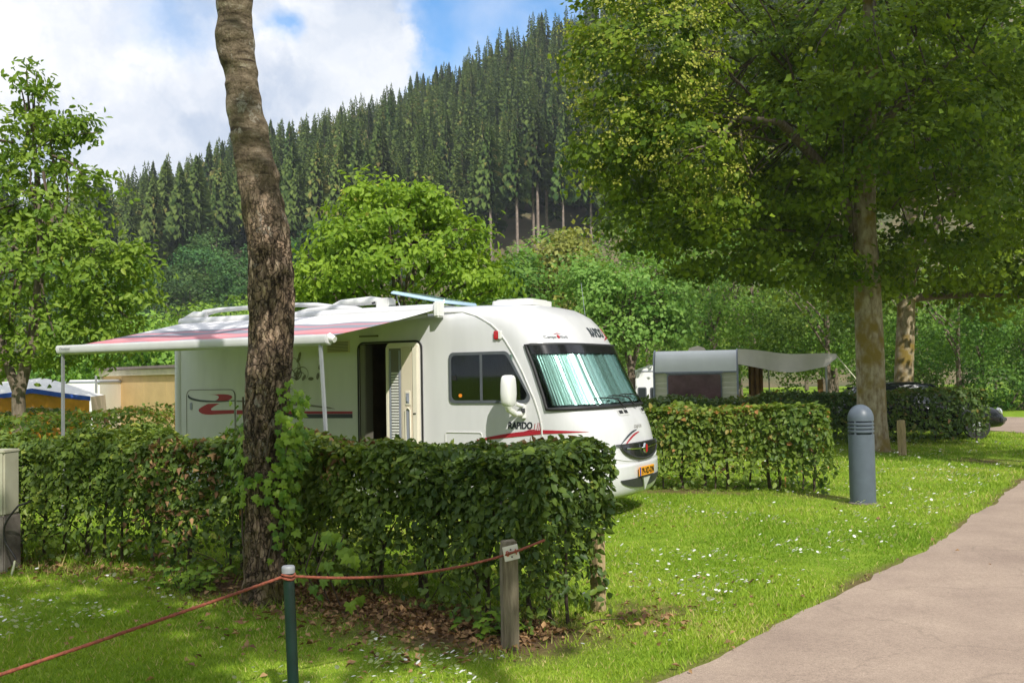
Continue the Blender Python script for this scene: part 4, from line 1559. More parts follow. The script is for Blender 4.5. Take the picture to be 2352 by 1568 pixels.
# ------------------------------------------------------------------ hedges
def hedge(label, line, ht, h, nleaf, L, lm, stems=12, dead=0, parts=0, thin=.55, seed=1, lump=.06, hexl=True, deadsize=1.0, stem_r=.016, group=None, back=.5, hs=None):
    """line: centre polyline; ht half thickness"""
    global rng
    rng = np.random.default_rng(seed)
    rnd = random.Random(seed)
    line = np.array(line, float)
    b = line[0]
    root = empty('hedge', (b[0], b[1], 0))
    tag(root, label, 'hedge', group)
    seg = np.diff(line, axis=0)
    sl = np.linalg.norm(seg, axis=1)
    cum = np.concatenate([[0], np.cumsum(sl)])
    tot = cum[-1]

    def world(s, w, z):
        i = np.clip(np.searchsorted(cum, s, side='right') - 1, 0, len(sl) - 1)
        u = seg[i] / sl[i][:, None]
        n = np.stack([-u[:, 1], u[:, 0]], 1)
        p = line[i] + u * (s - cum[i])[:, None] + n * w[:, None] - b
        return np.concatenate([p, z[:, None]], 1), u, n

    def sample(n):
        A = np.array([tot * h, tot * h * back, tot * 2 * ht * 1.25, 2 * ht * h, 2 * ht * h * .6])
        f = rng.choice(5, n, p=A / A.sum())
        s = rng.random(n) * tot
        w = rng.uniform(-ht, ht, n)
        z = rng.random(n) ** .9 * h
        dep = rng.exponential(.055, n)
        o = np.zeros((n, 3))                      # local outward (s, w, z)
        for k, (ax, sg) in enumerate(((1, -1), (1, 1), (2, 1), (0, -1), (0, 1))):
            mk = f == k
            o[mk, ax] = sg
        w = np.where(f == 0, -ht + dep, np.where(f == 1, ht - dep, w))
        z = np.where(f == 2, h - dep, z)
        s = np.where(f == 3, dep, np.where(f == 4, tot - dep, s))
        # rounded top edges
        e = np.clip((z - (h - .22)) / .22, 0, 1)
        w = w * (1 - .16 * e ** 2)
        p, u, nn = world(s, w, z)
        out = u * o[:, :1] + nn * o[:, 1:2]
        out = np.concatenate([out, o[:, 2:]], 1)
        lump_ = snoise(p, 3.4, seed + 5) * lump + snoise(p, 8.5, seed + 6) * lump * .6
        p = p + out * lump_[:, None]
        if hs:
            p[:, 2] *= np.interp(s, cum, hs)
        hole = snoise(p, 5.0, seed + 7)
        side = f != 2
        pr = np.where(side, np.clip(.10 + (z - .05) / thin, 0, 1), 1.0)
        pr = pr * np.where(side, np.clip(1.1 - np.maximum(hole - .5, 0) * 1.2, .15, 1), 1)
        keep = rng.random(n) < pr
        return p[keep], out[keep], f[keep], dep[keep]

    p, out, f, dep = sample(nleaf)
    k = len(p)
    n = unit(out * .75 + np.array([0, 0, .45]) + rng.normal(size=(k, 3)) * .55)
    a = rnd_axis(n, k, .8)
    Ls = L * (.45 + 1.1 * rng.random(k) ** 1.4)
    cl = snoise(p, 2.2, seed + 9) * .22
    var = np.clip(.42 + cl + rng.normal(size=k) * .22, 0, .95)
    var = np.where(out[:, 2] > .5, np.clip(var + .16, 0, .97), var)  # leaves facing up made lighter: sun on the top put into the colour
    rare = rng.random(k) < .02
    var = np.where(rare, .99, var)
    if parts:
        wp = p + np.array([b[0], b[1], 0])
        dist = np.linalg.norm(wp - np.array([0, 0, CAMZ]), axis=1) + dep * 40 + rng.random(k) * 3.2 + (f == 1) * 9
        idx = np.argsort(dist)[:parts]
        mask = np.ones(k, bool)
        mask[idx] = False
        protos = []
        for q in range(6):
            V, F = leaf_hex(np.zeros((1, 3)), np.array([[0, 1., 0]]), np.array([[0, 0, 1.]]), [1.0], [.62 + .03 * q], fold=.07 + .015 * q)
            protos.append(np_mesh('leaf', V, F, lm, {'var': np.full(6, (.15, .3, .45, .6, .75, .9)[q])}))
        for i in idx:
            ax, nn_ = Vector(a[i]), Vector(n[i])
            Mx = Matrix.Translation(p[i]) @ Matrix((ax.cross(nn_), ax, nn_)).transposed().to_4x4() @ Matrix.Scale(float(Ls[i]) * 1.15, 4)
            link('leaf', protos[int(min(5, var[i] * 6))], root, Mx)
        p, n, a, Ls, var = p[mask], n[mask], a[mask], Ls[mask], var[mask]
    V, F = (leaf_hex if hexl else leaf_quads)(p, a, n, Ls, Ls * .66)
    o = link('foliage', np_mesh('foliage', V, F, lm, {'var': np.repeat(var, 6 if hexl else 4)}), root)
    o['kind'] = 'stuff'
    if dead:
        p, out, f, dep = sample(dead * 4)
        kk = snoise(p, 3.2, seed + 15) > .58
        p, out = p[kk][:dead], out[kk][:dead]
        p = p + out * .02
        n = unit(out + rng.normal(size=p.shape) * .8)
        a = rnd_axis(n, len(p), 1.2)
        Ls = L * deadsize * rng.uniform(.7, 1.4, len(p))
        V, F = leaf_quads(p, a, n, Ls, Ls * .5, fold=.3, droop=.2)
        o = link('dead_leaves', np_mesh('dead_leaves', V, F, M['leaf_dead'], {'var': np.repeat(rng.random(len(p)), 4)}), root)
        o['kind'] = 'stuff'
        o['label'] = 'clusters of withered brown leaves'
    for i in range(stems):
        s = (i + rnd.uniform(.2, .8)) / stems * tot
        w = rnd.uniform(-.35, .35) * ht
        q, u, nn = world(np.array([s]), np.array([w]), np.array([0.0]))
        q = Vector(q[0])
        mb = MB()
        lean = Vector((rnd.uniform(-.12, .12), rnd.uniform(-.12, .12), 0))
        r0 = stem_r * rnd.uniform(.7, 1.5)
        top = h * rnd.uniform(.75, .92)
        pts = [q + lean * (t ** 1.5) + Vector((rnd.uniform(-.02, .02), rnd.uniform(-.02, .02), -.05 + top * t)) for t in (0, .2, .4, .6, .8, 1)]
        mb.tube(pts, [r0, r0 * .9, r0 * .8, r0 * .65, r0 * .5, r0 * .3], 6)
        for _ in range(6):
            t = rnd.uniform(.12, .8)
            s0 = pts[int(t * 5)]
            e = s0 + Vector((rnd.uniform(-.4, .4), rnd.uniform(-.35, .35), rnd.uniform(.1, .4)))
            e.z = min(e.z, h - .05)
            mb.tube([s0, s0.lerp(e, .5) + Vector((0, 0, .03)), e], [r0 * .4, r0 * .3, r0 * .15], 4)
        mb.build('stem', M['twig'], root, fix=False)
    return root


def off_line(front, ht, sgn=1):
    f = np.array(front, float)
    d = np.gradient(f, axis=0)
    n = unit(np.stack([-d[:, 1], d[:, 0]], 1)) * sgn
    return [tuple(q) for q in f + n * ht]


def hedges():
    # near hedge: runs from beside the lane back to the left, two lengths that meet behind the trunk.
    # line direction right to left, so the camera side is on its left (w < 0 must face the camera) -> reversed
    A = off_line(HEDGE_A, .48, -1)
    right = [A[1], A[0]]
    left = [A[3], A[2], A[1]]
    hedge('dark hornbeam hedge ending beside the lane, behind the wooden number post', right, .48, 1.235, 42000, .056, M['leaf_hedge'], stems=15, dead=700, parts=300,
          seed=3, thin=.95, lump=.085, deadsize=1.3, stem_r=.02)
    hedge('long hornbeam hedge left of the leaning trunk, with brown withered patches', left, .48, 1.22, 46000, .055, M['leaf_hedge'], stems=24, dead=1500,
          seed=4, thin=.85, lump=.09, deadsize=1.2, stem_r=.018)
    hedge('clipped hedge behind the near one, crossing behind the awning legs', [(-6.2, 18.6), (-9.4, 11.9)][::-1], .6, 1.27, 9000, .085, M['leaf_hedge_light'], stems=8, dead=260, seed=5,
          hexl=False)
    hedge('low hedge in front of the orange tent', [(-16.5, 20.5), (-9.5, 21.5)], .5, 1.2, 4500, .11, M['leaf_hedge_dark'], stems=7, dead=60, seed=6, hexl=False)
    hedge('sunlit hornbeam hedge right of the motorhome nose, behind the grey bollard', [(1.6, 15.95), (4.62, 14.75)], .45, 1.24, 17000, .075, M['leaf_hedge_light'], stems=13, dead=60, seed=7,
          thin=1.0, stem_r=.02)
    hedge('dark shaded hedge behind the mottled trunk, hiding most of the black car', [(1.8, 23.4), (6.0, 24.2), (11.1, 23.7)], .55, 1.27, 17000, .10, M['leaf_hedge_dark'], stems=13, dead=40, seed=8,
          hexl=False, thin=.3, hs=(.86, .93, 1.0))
    hedge('far low hedge in front of the cream caravan', [(2.6, 26.4), (9.0, 26.6)], .4, .95, 4500, .12, M['leaf_hedge_dark'], stems=6, dead=40, seed=9, hexl=False)
    # bushes across the far lane
    for i, (x, y, r, h, lab) in enumerate(((20.5, 41, 2.2, 2.3, 'rounded green bush beyond the far bend of the lane'),
                                           (24.5, 43, 2.6, 2.9, 'large rounded bush right of another beyond the far lane'),
                                           (17.0, 44, 2.0, 2.6, 'dark bush behind the right end of the shaded hedge'))):
        root = empty('bush', (x, y, 0))
        tag(root, lab, 'bush')
        ls = [(0, 0, h * .5, r, r, h * .5), (-r * .5, -.3, h * .4, r * .6, r * .6, h * .4), (r * .5, -.2, h * .45, r * .6, r * .6, h * .4)]
        p, out, cid, c = crown_points(ls, 150, 26, .4, .7, .6)
        p[:, 2] = np.maximum(p[:, 2], .05)
        foliage('foliage', p, out, cid, .16, .7, M['leaf_wood'], root)
        for k in range(4):
            mb = MB()
            limb_tube(mb, (random.uniform(-.3, .3), random.uniform(-.3, .3), -.05), Vector(c[k * 7]), .05, .015, .1)
            mb.build('stem', M['twig'], root, fix=False)


hedges()

# ------------------------------------------------------------------ motorhome
def rrect(x0, x1, z0, z1, r, n=6):
    pts = []
    for cx, cz, a0 in ((x1 - r, z0 + r, -90), (x1 - r, z1 - r, 0), (x0 + r, z1 - r, 90), (x0 + r, z0 + r, 180)):
        for i in range(n + 1):
            a = RAD(a0 + 90 * i / n)
            pts.append((cx + r * math.cos(a), cz + r * math.sin(a)))
    return pts


def text_outline(txt, size, shear=0.0, space=1.0, extrude=0.0):
    c = bpy.data.curves.new('t', 'FONT')
    c.body = txt
    c.size = size
    c.shear = shear
    c.space_character = space
    c.resolution_u = 3
    o = bpy.data.objects.new('t', c)
    COL.objects.link(o)
    dg = bpy.context.evaluated_depsgraph_get()
    dg.update()
    me = bpy.data.meshes.new_from_object(o.evaluated_get(dg))
    bpy.data.objects.remove(o)
    return me


def text_on(name, txt, size, fn, matr, parent, shear=0.0, space=1.0, sx=1.0, bold=0.0):
    """lettering laid on a surface by fn(u, v)"""
    me = text_outline(txt, size, shear, space)
    bm = bmesh.new()
    bm.from_mesh(me)
    if bold:
        # thicken by outward copies
        geo = bm.verts[:] + bm.edges[:] + bm.faces[:]
        for dx, dy in ((bold, 0), (0, bold * .6), (bold, bold * .6)):
            r = bmesh.ops.duplicate(bm, geom=geo)
            bmesh.ops.translate(bm, vec=(dx, dy, .0004 * (1 + dx + dy)), verts=[g for g in r['geom'] if isinstance(g, bmesh.types.BMVert)])
    for v in bm.verts:
        p = fn(v.co.x * sx, v.co.y)
        v.co = Vector(p) + Vector((0, 0, 0))
    bm.to_mesh(me)
    bm.free()
    me.materials.clear()
    me.materials.append(matr)
    return link(name, me, parent)


NOSE = np.array([(.28, 6.0, .86, 1.08), (.34, 6.05, .87, 1.11), (.5, 6.11, .84, 1.12), (.7, 6.11, .86, 1.12), (.9, 6.11, .82, 1.12), (1.06, 6.11, .78, 1.12),
                 (1.2, 6.1, .74, 1.12), (1.32, 6.07, .70, 1.12), (1.5, 6.01, .65, 1.12), (1.69, 5.92, .64, 1.12), (1.9, 5.82, .64, 1.12),
                 (2.07, 5.72, .66, 1.12), (2.2, 5.64, .68, 1.12), (2.34, 5.53, .71, 1.12), (2.45, 5.4, .75, 1.115), (2.54, 5.22, .85, 1.10), (2.60, 5.0, .98, 1.06),
                 (2.65, 4.8, 1.09, .98), (2.69, 4.6, 1.12, .82), (2.715, 4.4, 1.05, .55)])


def nose_par(z):
    return (float(np.interp(z, NOSE[:, 0], NOSE[:, 1])), float(np.interp(z, NOSE[:, 0], NOSE[:, 2])), float(np.interp(z, NOSE[:, 0], NOSE[:, 3])))


def nose_t(t, z, off=0.0):
    xs, k, w = nose_par(z)
    s, c = math.sin(t), max(0.0, math.cos(t))
    y = w * math.copysign(abs(s) ** (2 / 3.2), s)
    x = xs + k * c ** (2 / 2.6)
    if off:
        e = .02
        a = Vector(nose_t(min(t + e, 1.57), z)) - Vector(nose_t(max(t - e, -1.57), z))
        b = Vector(nose_t(t, z + .02)) - Vector(nose_t(t, z - .02))
        n = a.cross(b)
        if n.length > 1e-9:
            n.normalize()
            if n.x < -1e-6 or (abs(n.x) < 1e-6 and n.y * s < 0):
                n = -n
            return (x + n.x * off, y + n.y * off, z + n.z * off)
    return (x, y, z)


def nose(y, z, off=0.0):
    w = nose_par(z)[2]
    q = min(1.0, abs(y) / w)
    t = math.copysign(math.asin(q ** 1.6), y)
    return nose_t(t, z, off)


def motorhome():
    th = RAD(-28)
    u = Vector((math.cos(th), math.sin(th), 0))
    v = Vector((-math.sin(th), math.cos(th), 0))
    org = Vector((.365, 12.02, 0)) - u * 6.13 + v * 1.12
    R_ = empty('motorhome', org, th)
    tag(R_, 'white motorhome with its striped awning out and its side door open', 'motorhome')
    G = M['gelcoat']
    SY = -1.12

    # ---- shell
    zz = sorted(set(list(NOSE[:, 0]) + [.42, .6, .8, .98, 1.13, 1.26, 1.4, 1.6, 1.8, 1.98, 2.14, 2.24, 2.4, 2.5, 2.57, 2.625]))
    xsid = [0.12, .6, 1.2, 1.8, 2.4, 2.9, 3.40, 3.90, 4.4]
    T = np.linspace(-math.pi / 2, math.pi / 2, 49)
    rows = []
    for z in zz:
        xs, k, w = nose_par(z)
        top = np.clip((z - 2.5) / .215, 0, 1)
        xr = .45 * top ** 2.2
        row = []
        rr = .13
        wr = w
        for a in np.linspace(0, math.pi / 2, 6)[:-1]:             # rear near-side corner
            row.append((xr + rr - rr * math.cos(a), -wr + rr - rr * math.sin(a), z))
        for x in xsid:
            row.append((xr + rr + (x - .13) / (4.4 - .13) * (min(4.4, xs - .15) - xr - rr) if xs < 4.6 else (x if x > xr + rr else xr + rr + .001 * x), -wr, z))
        for t in T:
            s, c = math.sin(t), max(0.0, math.cos(t))
            row.append((xs + k * c ** (2 / 2.6), w * math.copysign(abs(s) ** (2 / 3.2), s), z))
        for x in reversed(xsid):
            row.append((row[5 + xsid.index(x)][0], wr, z))
        for a in np.linspace(math.pi / 2, 0, 6)[1:]:
            row.append((xr + rr - rr * math.cos(a), wr - rr + rr * math.sin(a), z))
        rows.append(row)
    nc = len(rows[0])
    V = [p for r in rows for p in r]
    F = []
    ci = 5 + xsid.index(3.40)
    for i in range(len(rows) - 1):
        for k in range(nc):
            if k == ci and .49 < zz[i] and zz[i + 1] < 2.25:
                continue                                          # the door opening
            F.append((i * nc + k, i * nc + (k + 1) % nc, (i + 1) * nc + (k + 1) % nc, (i + 1) * nc + k))
    F.append(tuple((len(rows) - 1) * nc + k for k in range(nc)))
    F.append(tuple(reversed(range(nc))))
    mb = MB()
    mb.add(V, F)
    mb.build('body', G, R_, smooth=35)

    # ---- interior seen through the open door
    mb = MB()
    mb.box(3.0, 4.4, -.35, -.33, .5, 2.3)
    mb.box(3.0, 3.38, -1.09, -.33, .5, 2.3)
    mb.box(3.0, 4.4, -1.09, -.33, .46, .5)
    mb.build('interior', M['brown_interior'], R_)
    mb = MB()
    mb.box(3.41, 3.50, SY - .004, -.95, .5, 2.23)
    mb.build('door_jamb', M['grey_decal'], R_, bevel=.01)
    mb = MB()
    mb.box(3.80, 3.86, -.60, -.58, 1.62, 1.88)
    mb.build('towel', M['caravan_white'], R_)
    mb = MB()
    pth = [(x, SY - .008, z) for x, z in rrect(3.385, 4.40, .48, 2.255, .09)]
    mb.tube(pth, .012, 6, closed=True)
    mb.build('door_seal', M['black_rubber'], R_, smooth=60)

    # ---- door folded back against the wall, its lining outwards
    D = empty('door', (0, 0, 0))
    D.parent = R_
    y0 = SY - .075
    x0, x1, z0, z1 = 3.885, 4.385, .55, 2.235
    mb = MB()
    mb.prism(rrect(x0, x1, z0, z1, .06), lambda a, b: (a, SY - .022, b), lambda a, b: (a, y0, b))
    mb.build('door_panel', M['cream_plastic'], D, bevel=.008, smooth=40)
    mb = MB()
    for (a, b, c, d_) in ((x0 + .004, x0 + .052, z0 + .05, z1 - .05), (x1 - .082, x1 - .006, z0 + .05, z1 - .06)):
        mb.box(a, b, y0 - .018, y0 + .004, c, d_)
    mb.build('door_edge', M['cream_plastic'], D, bevel=.008, smooth=40)
    mb = MB()
    mb.box(x0 + .055, x0 + .235, y0 - .006, y0 + .003, z0 + .04, z1 - .07)
    mb.build('screen_panel', M['grey_decal'], D)
    mb = MB()
    mb.box(x0 + .25, x1 - .09, y0 - .011, y0 + .003, z0 + .04, z1 - .05)
    mb.build('lining', M['beige_plastic'], D, bevel=.004)
    mb = MB()
    for a in (x0 + .057, x0 + .208):
        mb.box(a, a + .026, y0 - .016, y0 - .004, z0 + .05, z1 - .1)
    mb.build('screen_frame', M['grey_trim'], D)
    n = 0
    proto = None
    for z in np.arange(.66, 1.86, .037):
        if proto is None:
            mb = MB()
            mb.box(x0 + .092, x0 + .200, -.011, .004, -.011, .011)
            proto = mb.build('louvre_slat', M['white_plastic'], D, bevel=.002)
            proto.location = (0, y0 - .008, z)
        else:
            o = proto.copy()
            o.location = (0, y0 - .008, z)
            COL.objects.link(o)
    mb = MB()
    mb.prism(rrect(4.195, 4.270, 1.43, 1.615, .012), lambda a, b: (a, y0 - .008, b), lambda a, b: (a, y0 - .022, b))
    mb.build('lock_plate', M['cream_plastic'], D, bevel=.003)
    mb = MB()
    mb.box(4.208, 4.257, y0 - .028, y0 - .02, 1.455, 1.585)
    mb.box(4.222, 4.243, y0 - .040, y0 - .026, 1.475, 1.545)
    mb.build('handle', M['grey_trim'], D, bevel=.003)
    mb = MB()
    mb.tube([(4.20, y0 - .02, .75), (4.20, y0 - .025, 1.37), (4.235, y0 - .028, 1.40), (4.27, y0 - .025, 1.37), (4.27, y0 - .02, .75)], .010, 6)
    mb.build('pocket_rim', M['cream_plastic'], D, smooth=60)
    mb = MB()
    mb.box(4.208, 4.262, y0 - .016, y0 - .006, .75, 1.375)
    mb.build('pocket', M['grey_trim'], D)
    mb = MB()
    mb.box(4.315, 4.355, y0 - .026, y0 - .016, 1.315, 1.33)
    mb.build('catch', M['black_rubber'], D)

    # ---- nose parts
    def patch(name, tl, tr, z0, z1, nu, nv, off, matr, smooth=60):
        mb = MB()
        mb.grid(lambda a, b: nose_t((tl(z0 + (z1 - z0) * b) * (1 - a) + tr(z0 + (z1 - z0) * b) * a), z0 + (z1 - z0) * b,
                                    off(a, b) if callable(off) else off), nu, nv)
        return mb.build(name, matr, R_, smooth=smooth, fix=False)

    ws = empty('windscreen')
    ws.parent = R_
    zb, zt = 1.375, 2.15
    tl = lambda z: -np.interp(z, [zb, zt], [1.46, 1.33])
    tr = lambda z: np.interp(z, [zb, zt], [1.46, 1.33])
    ctr = lambda z: 0.0

    def wpatch(name, a0, a1, za, zc, nu, nv, off, matr, smooth=60):
        o = patch(name, lambda z: tl(z) * (1 - a0) + tr(z) * a0, lambda z: tl(z) * (1 - a1) + tr(z) * a1, za, zc, nu, nv, off, matr, smooth)
        o.parent = ws
        return o
    wpatch('black_surround', 0, 1, zb, zt, 40, 10, .005, M['black_gloss'])
    wpatch('dark_cab_sheet', .64, .985, zb + .05, zt - .10, 24, 8, .010, M['teal_cab_dark'])  # flat dark sheet in place of the unlit cab behind the glass
    wpatch('end_strip', .612, .645, zb + .05, zt - .10, 3, 8, .014, M['pale_strip'])
    nple = 66

    def pleat(a, b):
        k = round(a * nple)
        return .010 + ((.008 + .007 * math.sin(k * .37) ** 2) if k % 2 else 0) + .004 * math.sin(k * 1.7) + .004 * math.sin(k * .23 + 1)
    wpatch('pleated_blind', .035, .615, zb + .045, zt - .10, nple, 8, pleat, M['pleat_foil'], 5)
    wpatch('glass', .012, .988, zb + .02, zt - .02, 44, 10, .034, M['glass'])
    mb = MB()
    path = []
    for a in np.linspace(0, 1, 30):
        path.append(nose_t(tl(zb) * (1 - a) + tr(zb) * a, zb, .018))
    for b in np.linspace(0, 1, 12)[1:]:
        path.append(nose_t(tr(zb + (zt - zb) * b), zb + (zt - zb) * b, .018))
    for a in np.linspace(1, 0, 30)[1:]:
        path.append(nose_t(tl(zt) * (1 - a) + tr(zt) * a, zt, .018))
    for b in np.linspace(1, 0, 12)[1:-1]:
        path.append(nose_t(tl(zb + (zt - zb) * b), zb + (zt - zb) * b, .018))
    mb.tube(path, .024, 8, closed=True)
    mb.build('gasket', M['black_rubber'], ws, smooth=70)
    # header band inside the top edge
    wpatch('header_band', .02, .98, zt - .115, zt - .01, 40, 2, .038, M['black_gloss'])

    # wipers
    for (ya, za, yb, zc) in ((-.10, 1.34, -.62, 1.47), (.30, 1.34, -.28, 1.49), (.70, 1.36, .12, 1.50)):
        mb = MB()
        mid = (ya * .5 + yb * .5 + .06, (za + zc) * .5 + .025)
        mb.tube([nose(ya, za, .03), nose(*mid, .075), nose(yb * .8 + ya * .2, zc - .005, .066)], [.012, .010, .007], 6)
        mb.tube([nose(yb + (yb - ya) * .25, zc + .002, .045), nose(yb, zc, .05), nose(yb * .55 + ya * .45, zc - .012, .05)], [.006, .009, .007], 5)
        mb.build('wiper', M['black_rubber'], R_, smooth=60)
    # seam trim between side and nose mouldings
    for sg in (-1, 1):
        mb = MB()
        pts = []
        for z in list(np.linspace(.75, 2.5, 26)) + [2.54, 2.57, 2.59, 2.605]:
            xs, k, w = nose_par(z)
            pts.append((xs, sg * (w + .002), z))
        pts += [(4.6, sg * 1.10, 2.612), (4.2, sg * 1.10, 2.612), (3.0, sg * 1.10, 2.62), (.35, sg * 1.10, 2.63)]
        mb.tube(pts, .012, 6)
        mb.build('edge_trim', M['gelcoat_trim'], R_, smooth=60)

    # bumper: a shell a little proud of the nose, with a lip
    mb = MB()
    mb.grid(lambda a, b: nose_t(-1.5 + 3.0 * a, .285 + .40 * b, .016 + .016 * math.sin(math.pi * min(1, b * 1.05))), 48, 10)
    bump = mb.build('bumper', G, R_, smooth=50, fix=False)
    md = bump.modifiers.new('thick', 'SOLIDIFY')
    md.thickness = .014
    md.offset = -1

    def nose_poly(name, pts, off, matr, depth=.004, sub=1):
        """flat shape laid on the nose: pts are (y, z)"""
        mb = MB()
        mb.prism(pts, lambda y, z: nose(y, z, off), lambda y, z: nose(y, z, off + depth))
        return mb.build(name, matr, R_, fix=True)

    def fan(cy, fz0, fz1, y0, y1, n=18):
        pts = []
        for i in range(n + 1):
            y = y0 + (y1 - y0) * i / n
            pts.append((y, fz0(y)))
        for i in range(n - 1, 0, -1):
            y = y0 + (y1 - y0) * i / n
            pts.append((y, fz1(y)))
        return pts

    def nose_strip(name, f0, f1, y0, y1, off, matr, n=26, m=3):
        mb = MB()
        mb.grid(lambda a, b: nose(y0 + (y1 - y0) * a, f0(y0 + (y1 - y0) * a) * (1 - b) + f1(y0 + (y1 - y0) * a) * b, off), n, m)
        return mb.build(name, matr, R_, smooth=60, fix=False)

    q = lambda y, w: max(0.0, 1 - (y / w) ** 2)
    # smiling grille
    nose_strip('grille', lambda y: .905 - .185 * q(y, .60) ** .55, lambda y: .905 + .012 * q(y, .60), -.60, .60, .037, M['black_gloss'])
    mb = MB()
    mb.tube([nose(y, .905 - .185 * q(y, .60) ** .55, .036) for y in np.linspace(-.60, .60, 30)], .012, 6)
    mb.tube([nose(y, .915, .030) for y in np.linspace(-.68, .68, 24)], .010, 6)
    mb.build('grille_rim', M['dark_plastic'], R_, smooth=60)
    mb = MB()
    mb.tube([nose(y, .845 + .02 * (y / .5) ** 2, .046) for y in np.linspace(-.52, .52, 20)], .012, 6)
    mb.build('grille_bar', M['chrome'], R_, smooth=60)
    c = Vector(nose(0, .835, .05))
    mb = MB()
    mb.prism([(.058 * math.cos(a), .072 * math.sin(a)) for a in np.linspace(0, 2 * math.pi, 24, endpoint=False)],
             lambda y, z: c + Vector((0, y, z)), lambda y, z: c + Vector((.022, y * .9, z * .9)))
    bd = mb.build('badge', M['chrome'], R_, smooth=40)
    mb = MB()
    mb.prism([(-.006, -.05), (.036, -.035), (.042, .03), (.01, .052), (-.006, .04)], lambda y, z: c + Vector((.0225, y, z)), lambda y, z: c + Vector((.027, y, z)))
    mb.build('emblem', M['red_lens'], bd)
    # lower intake and its central blade
    nose_strip('lower_intake', lambda y: .505 - .13 * q(y, .66) ** .6, lambda y: .505, -.66, .66, .042, M['dark_plastic'])
    nose_poly('intake_blade', [(-.13, .508), (.13, .508), (.075, .44), (0, .345), (-.075, .44)], .046, G, .02)
    # bumper crease below the bonnet
    mb = MB()
    mb.tube([nose_t(t, .70 + .20 * min(1, abs(t) / 1.1) ** 1.5, .004) for t in np.linspace(-1.45, 1.45, 40)], .007, 5)
    mb.build('bonnet_gap', M['gelcoat_trim'], R_, smooth=60)
    # plate
    mb = MB()
    pc = Vector(nose(0.0, .575, .050))
    tx = (Vector(nose(.2, .575, .05)) - Vector(nose(-.2, .575, .05))).normalized()
    PM = Matrix((Vector((0, 0, 1)).cross(tx) * -1, tx, Vector((0, 0, 1)))).transposed().to_4x4()
    PM = Matrix.Translation(pc) @ PM
    mb.box(-.004, .010, -.26, .26, -.056, .056, PM)
    pl = mb.build('number_plate', M['plate_yellow'], R_, bevel=.004)
    mb = MB()
    mb.box(.0105, .012, -.256, -.215, -.052, .052, PM)
    mb.build('blue_strip', M['plate_blue'], pl)
    text_on('lettering', '79-XD-DN', .108, lambda a, b: PM @ Vector((.0135, -.195 + a, -.038 + b)), M['plate_black'], pl, sx=.88, bold=.006)
    mb = MB()
    mb.box(-.004, .012, -.14, .24, -.078, -.061, PM)
    mb.build('plate_holder', M['dark_plastic'], R_)
    # headlights at the corners
    for sg in (-1, 1):
        mb = MB()
        mb.grid(lambda a, b: nose_t(sg * (.98 + .34 * a), .74 + .17 * b + .03 * a, .012 + .012 * math.sin(math.pi * a) * math.sin(math.pi * b)), 10, 6)
        mb.build('headlight', M['lens'], R_, smooth=60, fix=False)
    # bonnet air slots
    for ya, yb in ((-.34, -.02), (.48, .80)):
        nose_strip('air_slot_recess', lambda y: 1.265 + .0 * y, lambda y: 1.335, ya, yb, .006, M['gelcoat_trim'], 8, 1)
        for k in (0, 1):
            w = (yb - ya)
            nose_strip('air_slot', lambda y: 1.285, lambda y: 1.325, ya + .03 + k * w * .48, ya + .03 + k * w * .48 + w * .36, .009, M['black_rubber'], 4, 1)
    # marker lamp
    mb = MB()
    mb.prism(rrect(5.47, 5.535, 2.235, 2.345, .022), lambda a, b: (a, SY + .002, b), lambda a, b: (a, SY - .03, b))
    lm_ = mb.build('side_lamp', M['red_lens'], R_, bevel=.008, smooth=40)
    mb = MB()
    mb.prism(rrect(5.535, 5.58, 2.235, 2.345, .02), lambda a, b: (a, SY + .002, b), lambda a, b: (a, SY - .03, b))
    mb.build('lens', M['white_plastic'], lm_, bevel=.008, smooth=40)

    # ---- cab side window
    W_ = empty('side_window')
    W_.parent = R_
    out = []
    for (cx, cz, r, a0, a1) in ((4.81 + .07, 1.45 + .07, .07, 180, 270), (5.985 - .10, 1.45 + .07, .07, -90, 25), (5.70 - .10, 2.09 - .09, .09, 22, 90), (4.81 + .07, 2.09 - .07, .07, 90, 180)):
        for i in range(7):
            a = RAD(a0 + (a1 - a0) * i / 6)
            out.append((cx + r * math.cos(a), cz + r * math.sin(a)))
    cxm, czm = 5.36, 1.77
    inn = [(cxm + (x - cxm) * .935, czm + (z - czm) * .885) for x, z in out]
    n = len(out)
    mb = MB()
    vs = [(x, SY - .004, z) for x, z in out] + [(x, SY - .020, z) for x, z in out] + [(x, SY - .020, z) for x, z in inn] + [(x, SY - .006, z) for x, z in inn]
    fs = []
    for i in range(n):
        j = (i + 1) % n
        for k in range(3):
            fs.append((k * n + i, k * n + j, (k + 1) * n + j, (k + 1) * n + i))
    mb.add(vs, fs)
    mb.build('frame', M['grey_frame'], W_, smooth=40)
    mb = MB()
    mb.prism(inn, lambda a, b: (a, SY - .003, b), lambda a, b: (a, SY - .0045, b))
    mb.build('back_panel', M['curtain'], W_)
    mb = MB()
    k = 60
    for i in range(k):
        xa, xb = 4.86 + i * (.86 / k), 4.86 + (i + 1) * (.86 / k)
        zt_ = 2.045
        mb.add([(xa, SY - .0055 - (.005 if i % 2 else 0), 1.5), (xb, SY - .0055 - (0 if i % 2 else .005), 1.5), (xb, SY - .0055 - (0 if i % 2 else .005), zt_), (xa, SY - .0055 - (.005 if i % 2 else 0), zt_)],
               [(0, 1, 2, 3)])
    mb.build('curtain', M['curtain'], W_, fix=False)
    mb = MB()
    mb.prism(inn, lambda a, b: (a, SY - .0125, b), lambda a, b: (a, SY - .0145, b))
    mb.build('pane', M['glass_dark'], W_)
    mb = MB()
    mb.box(5.262, 5.298, SY - .023, SY - .008, 1.47, 2.07)
    mb.build('mullion', M['grey_frame'], W_, bevel=.004)
    mb = MB()
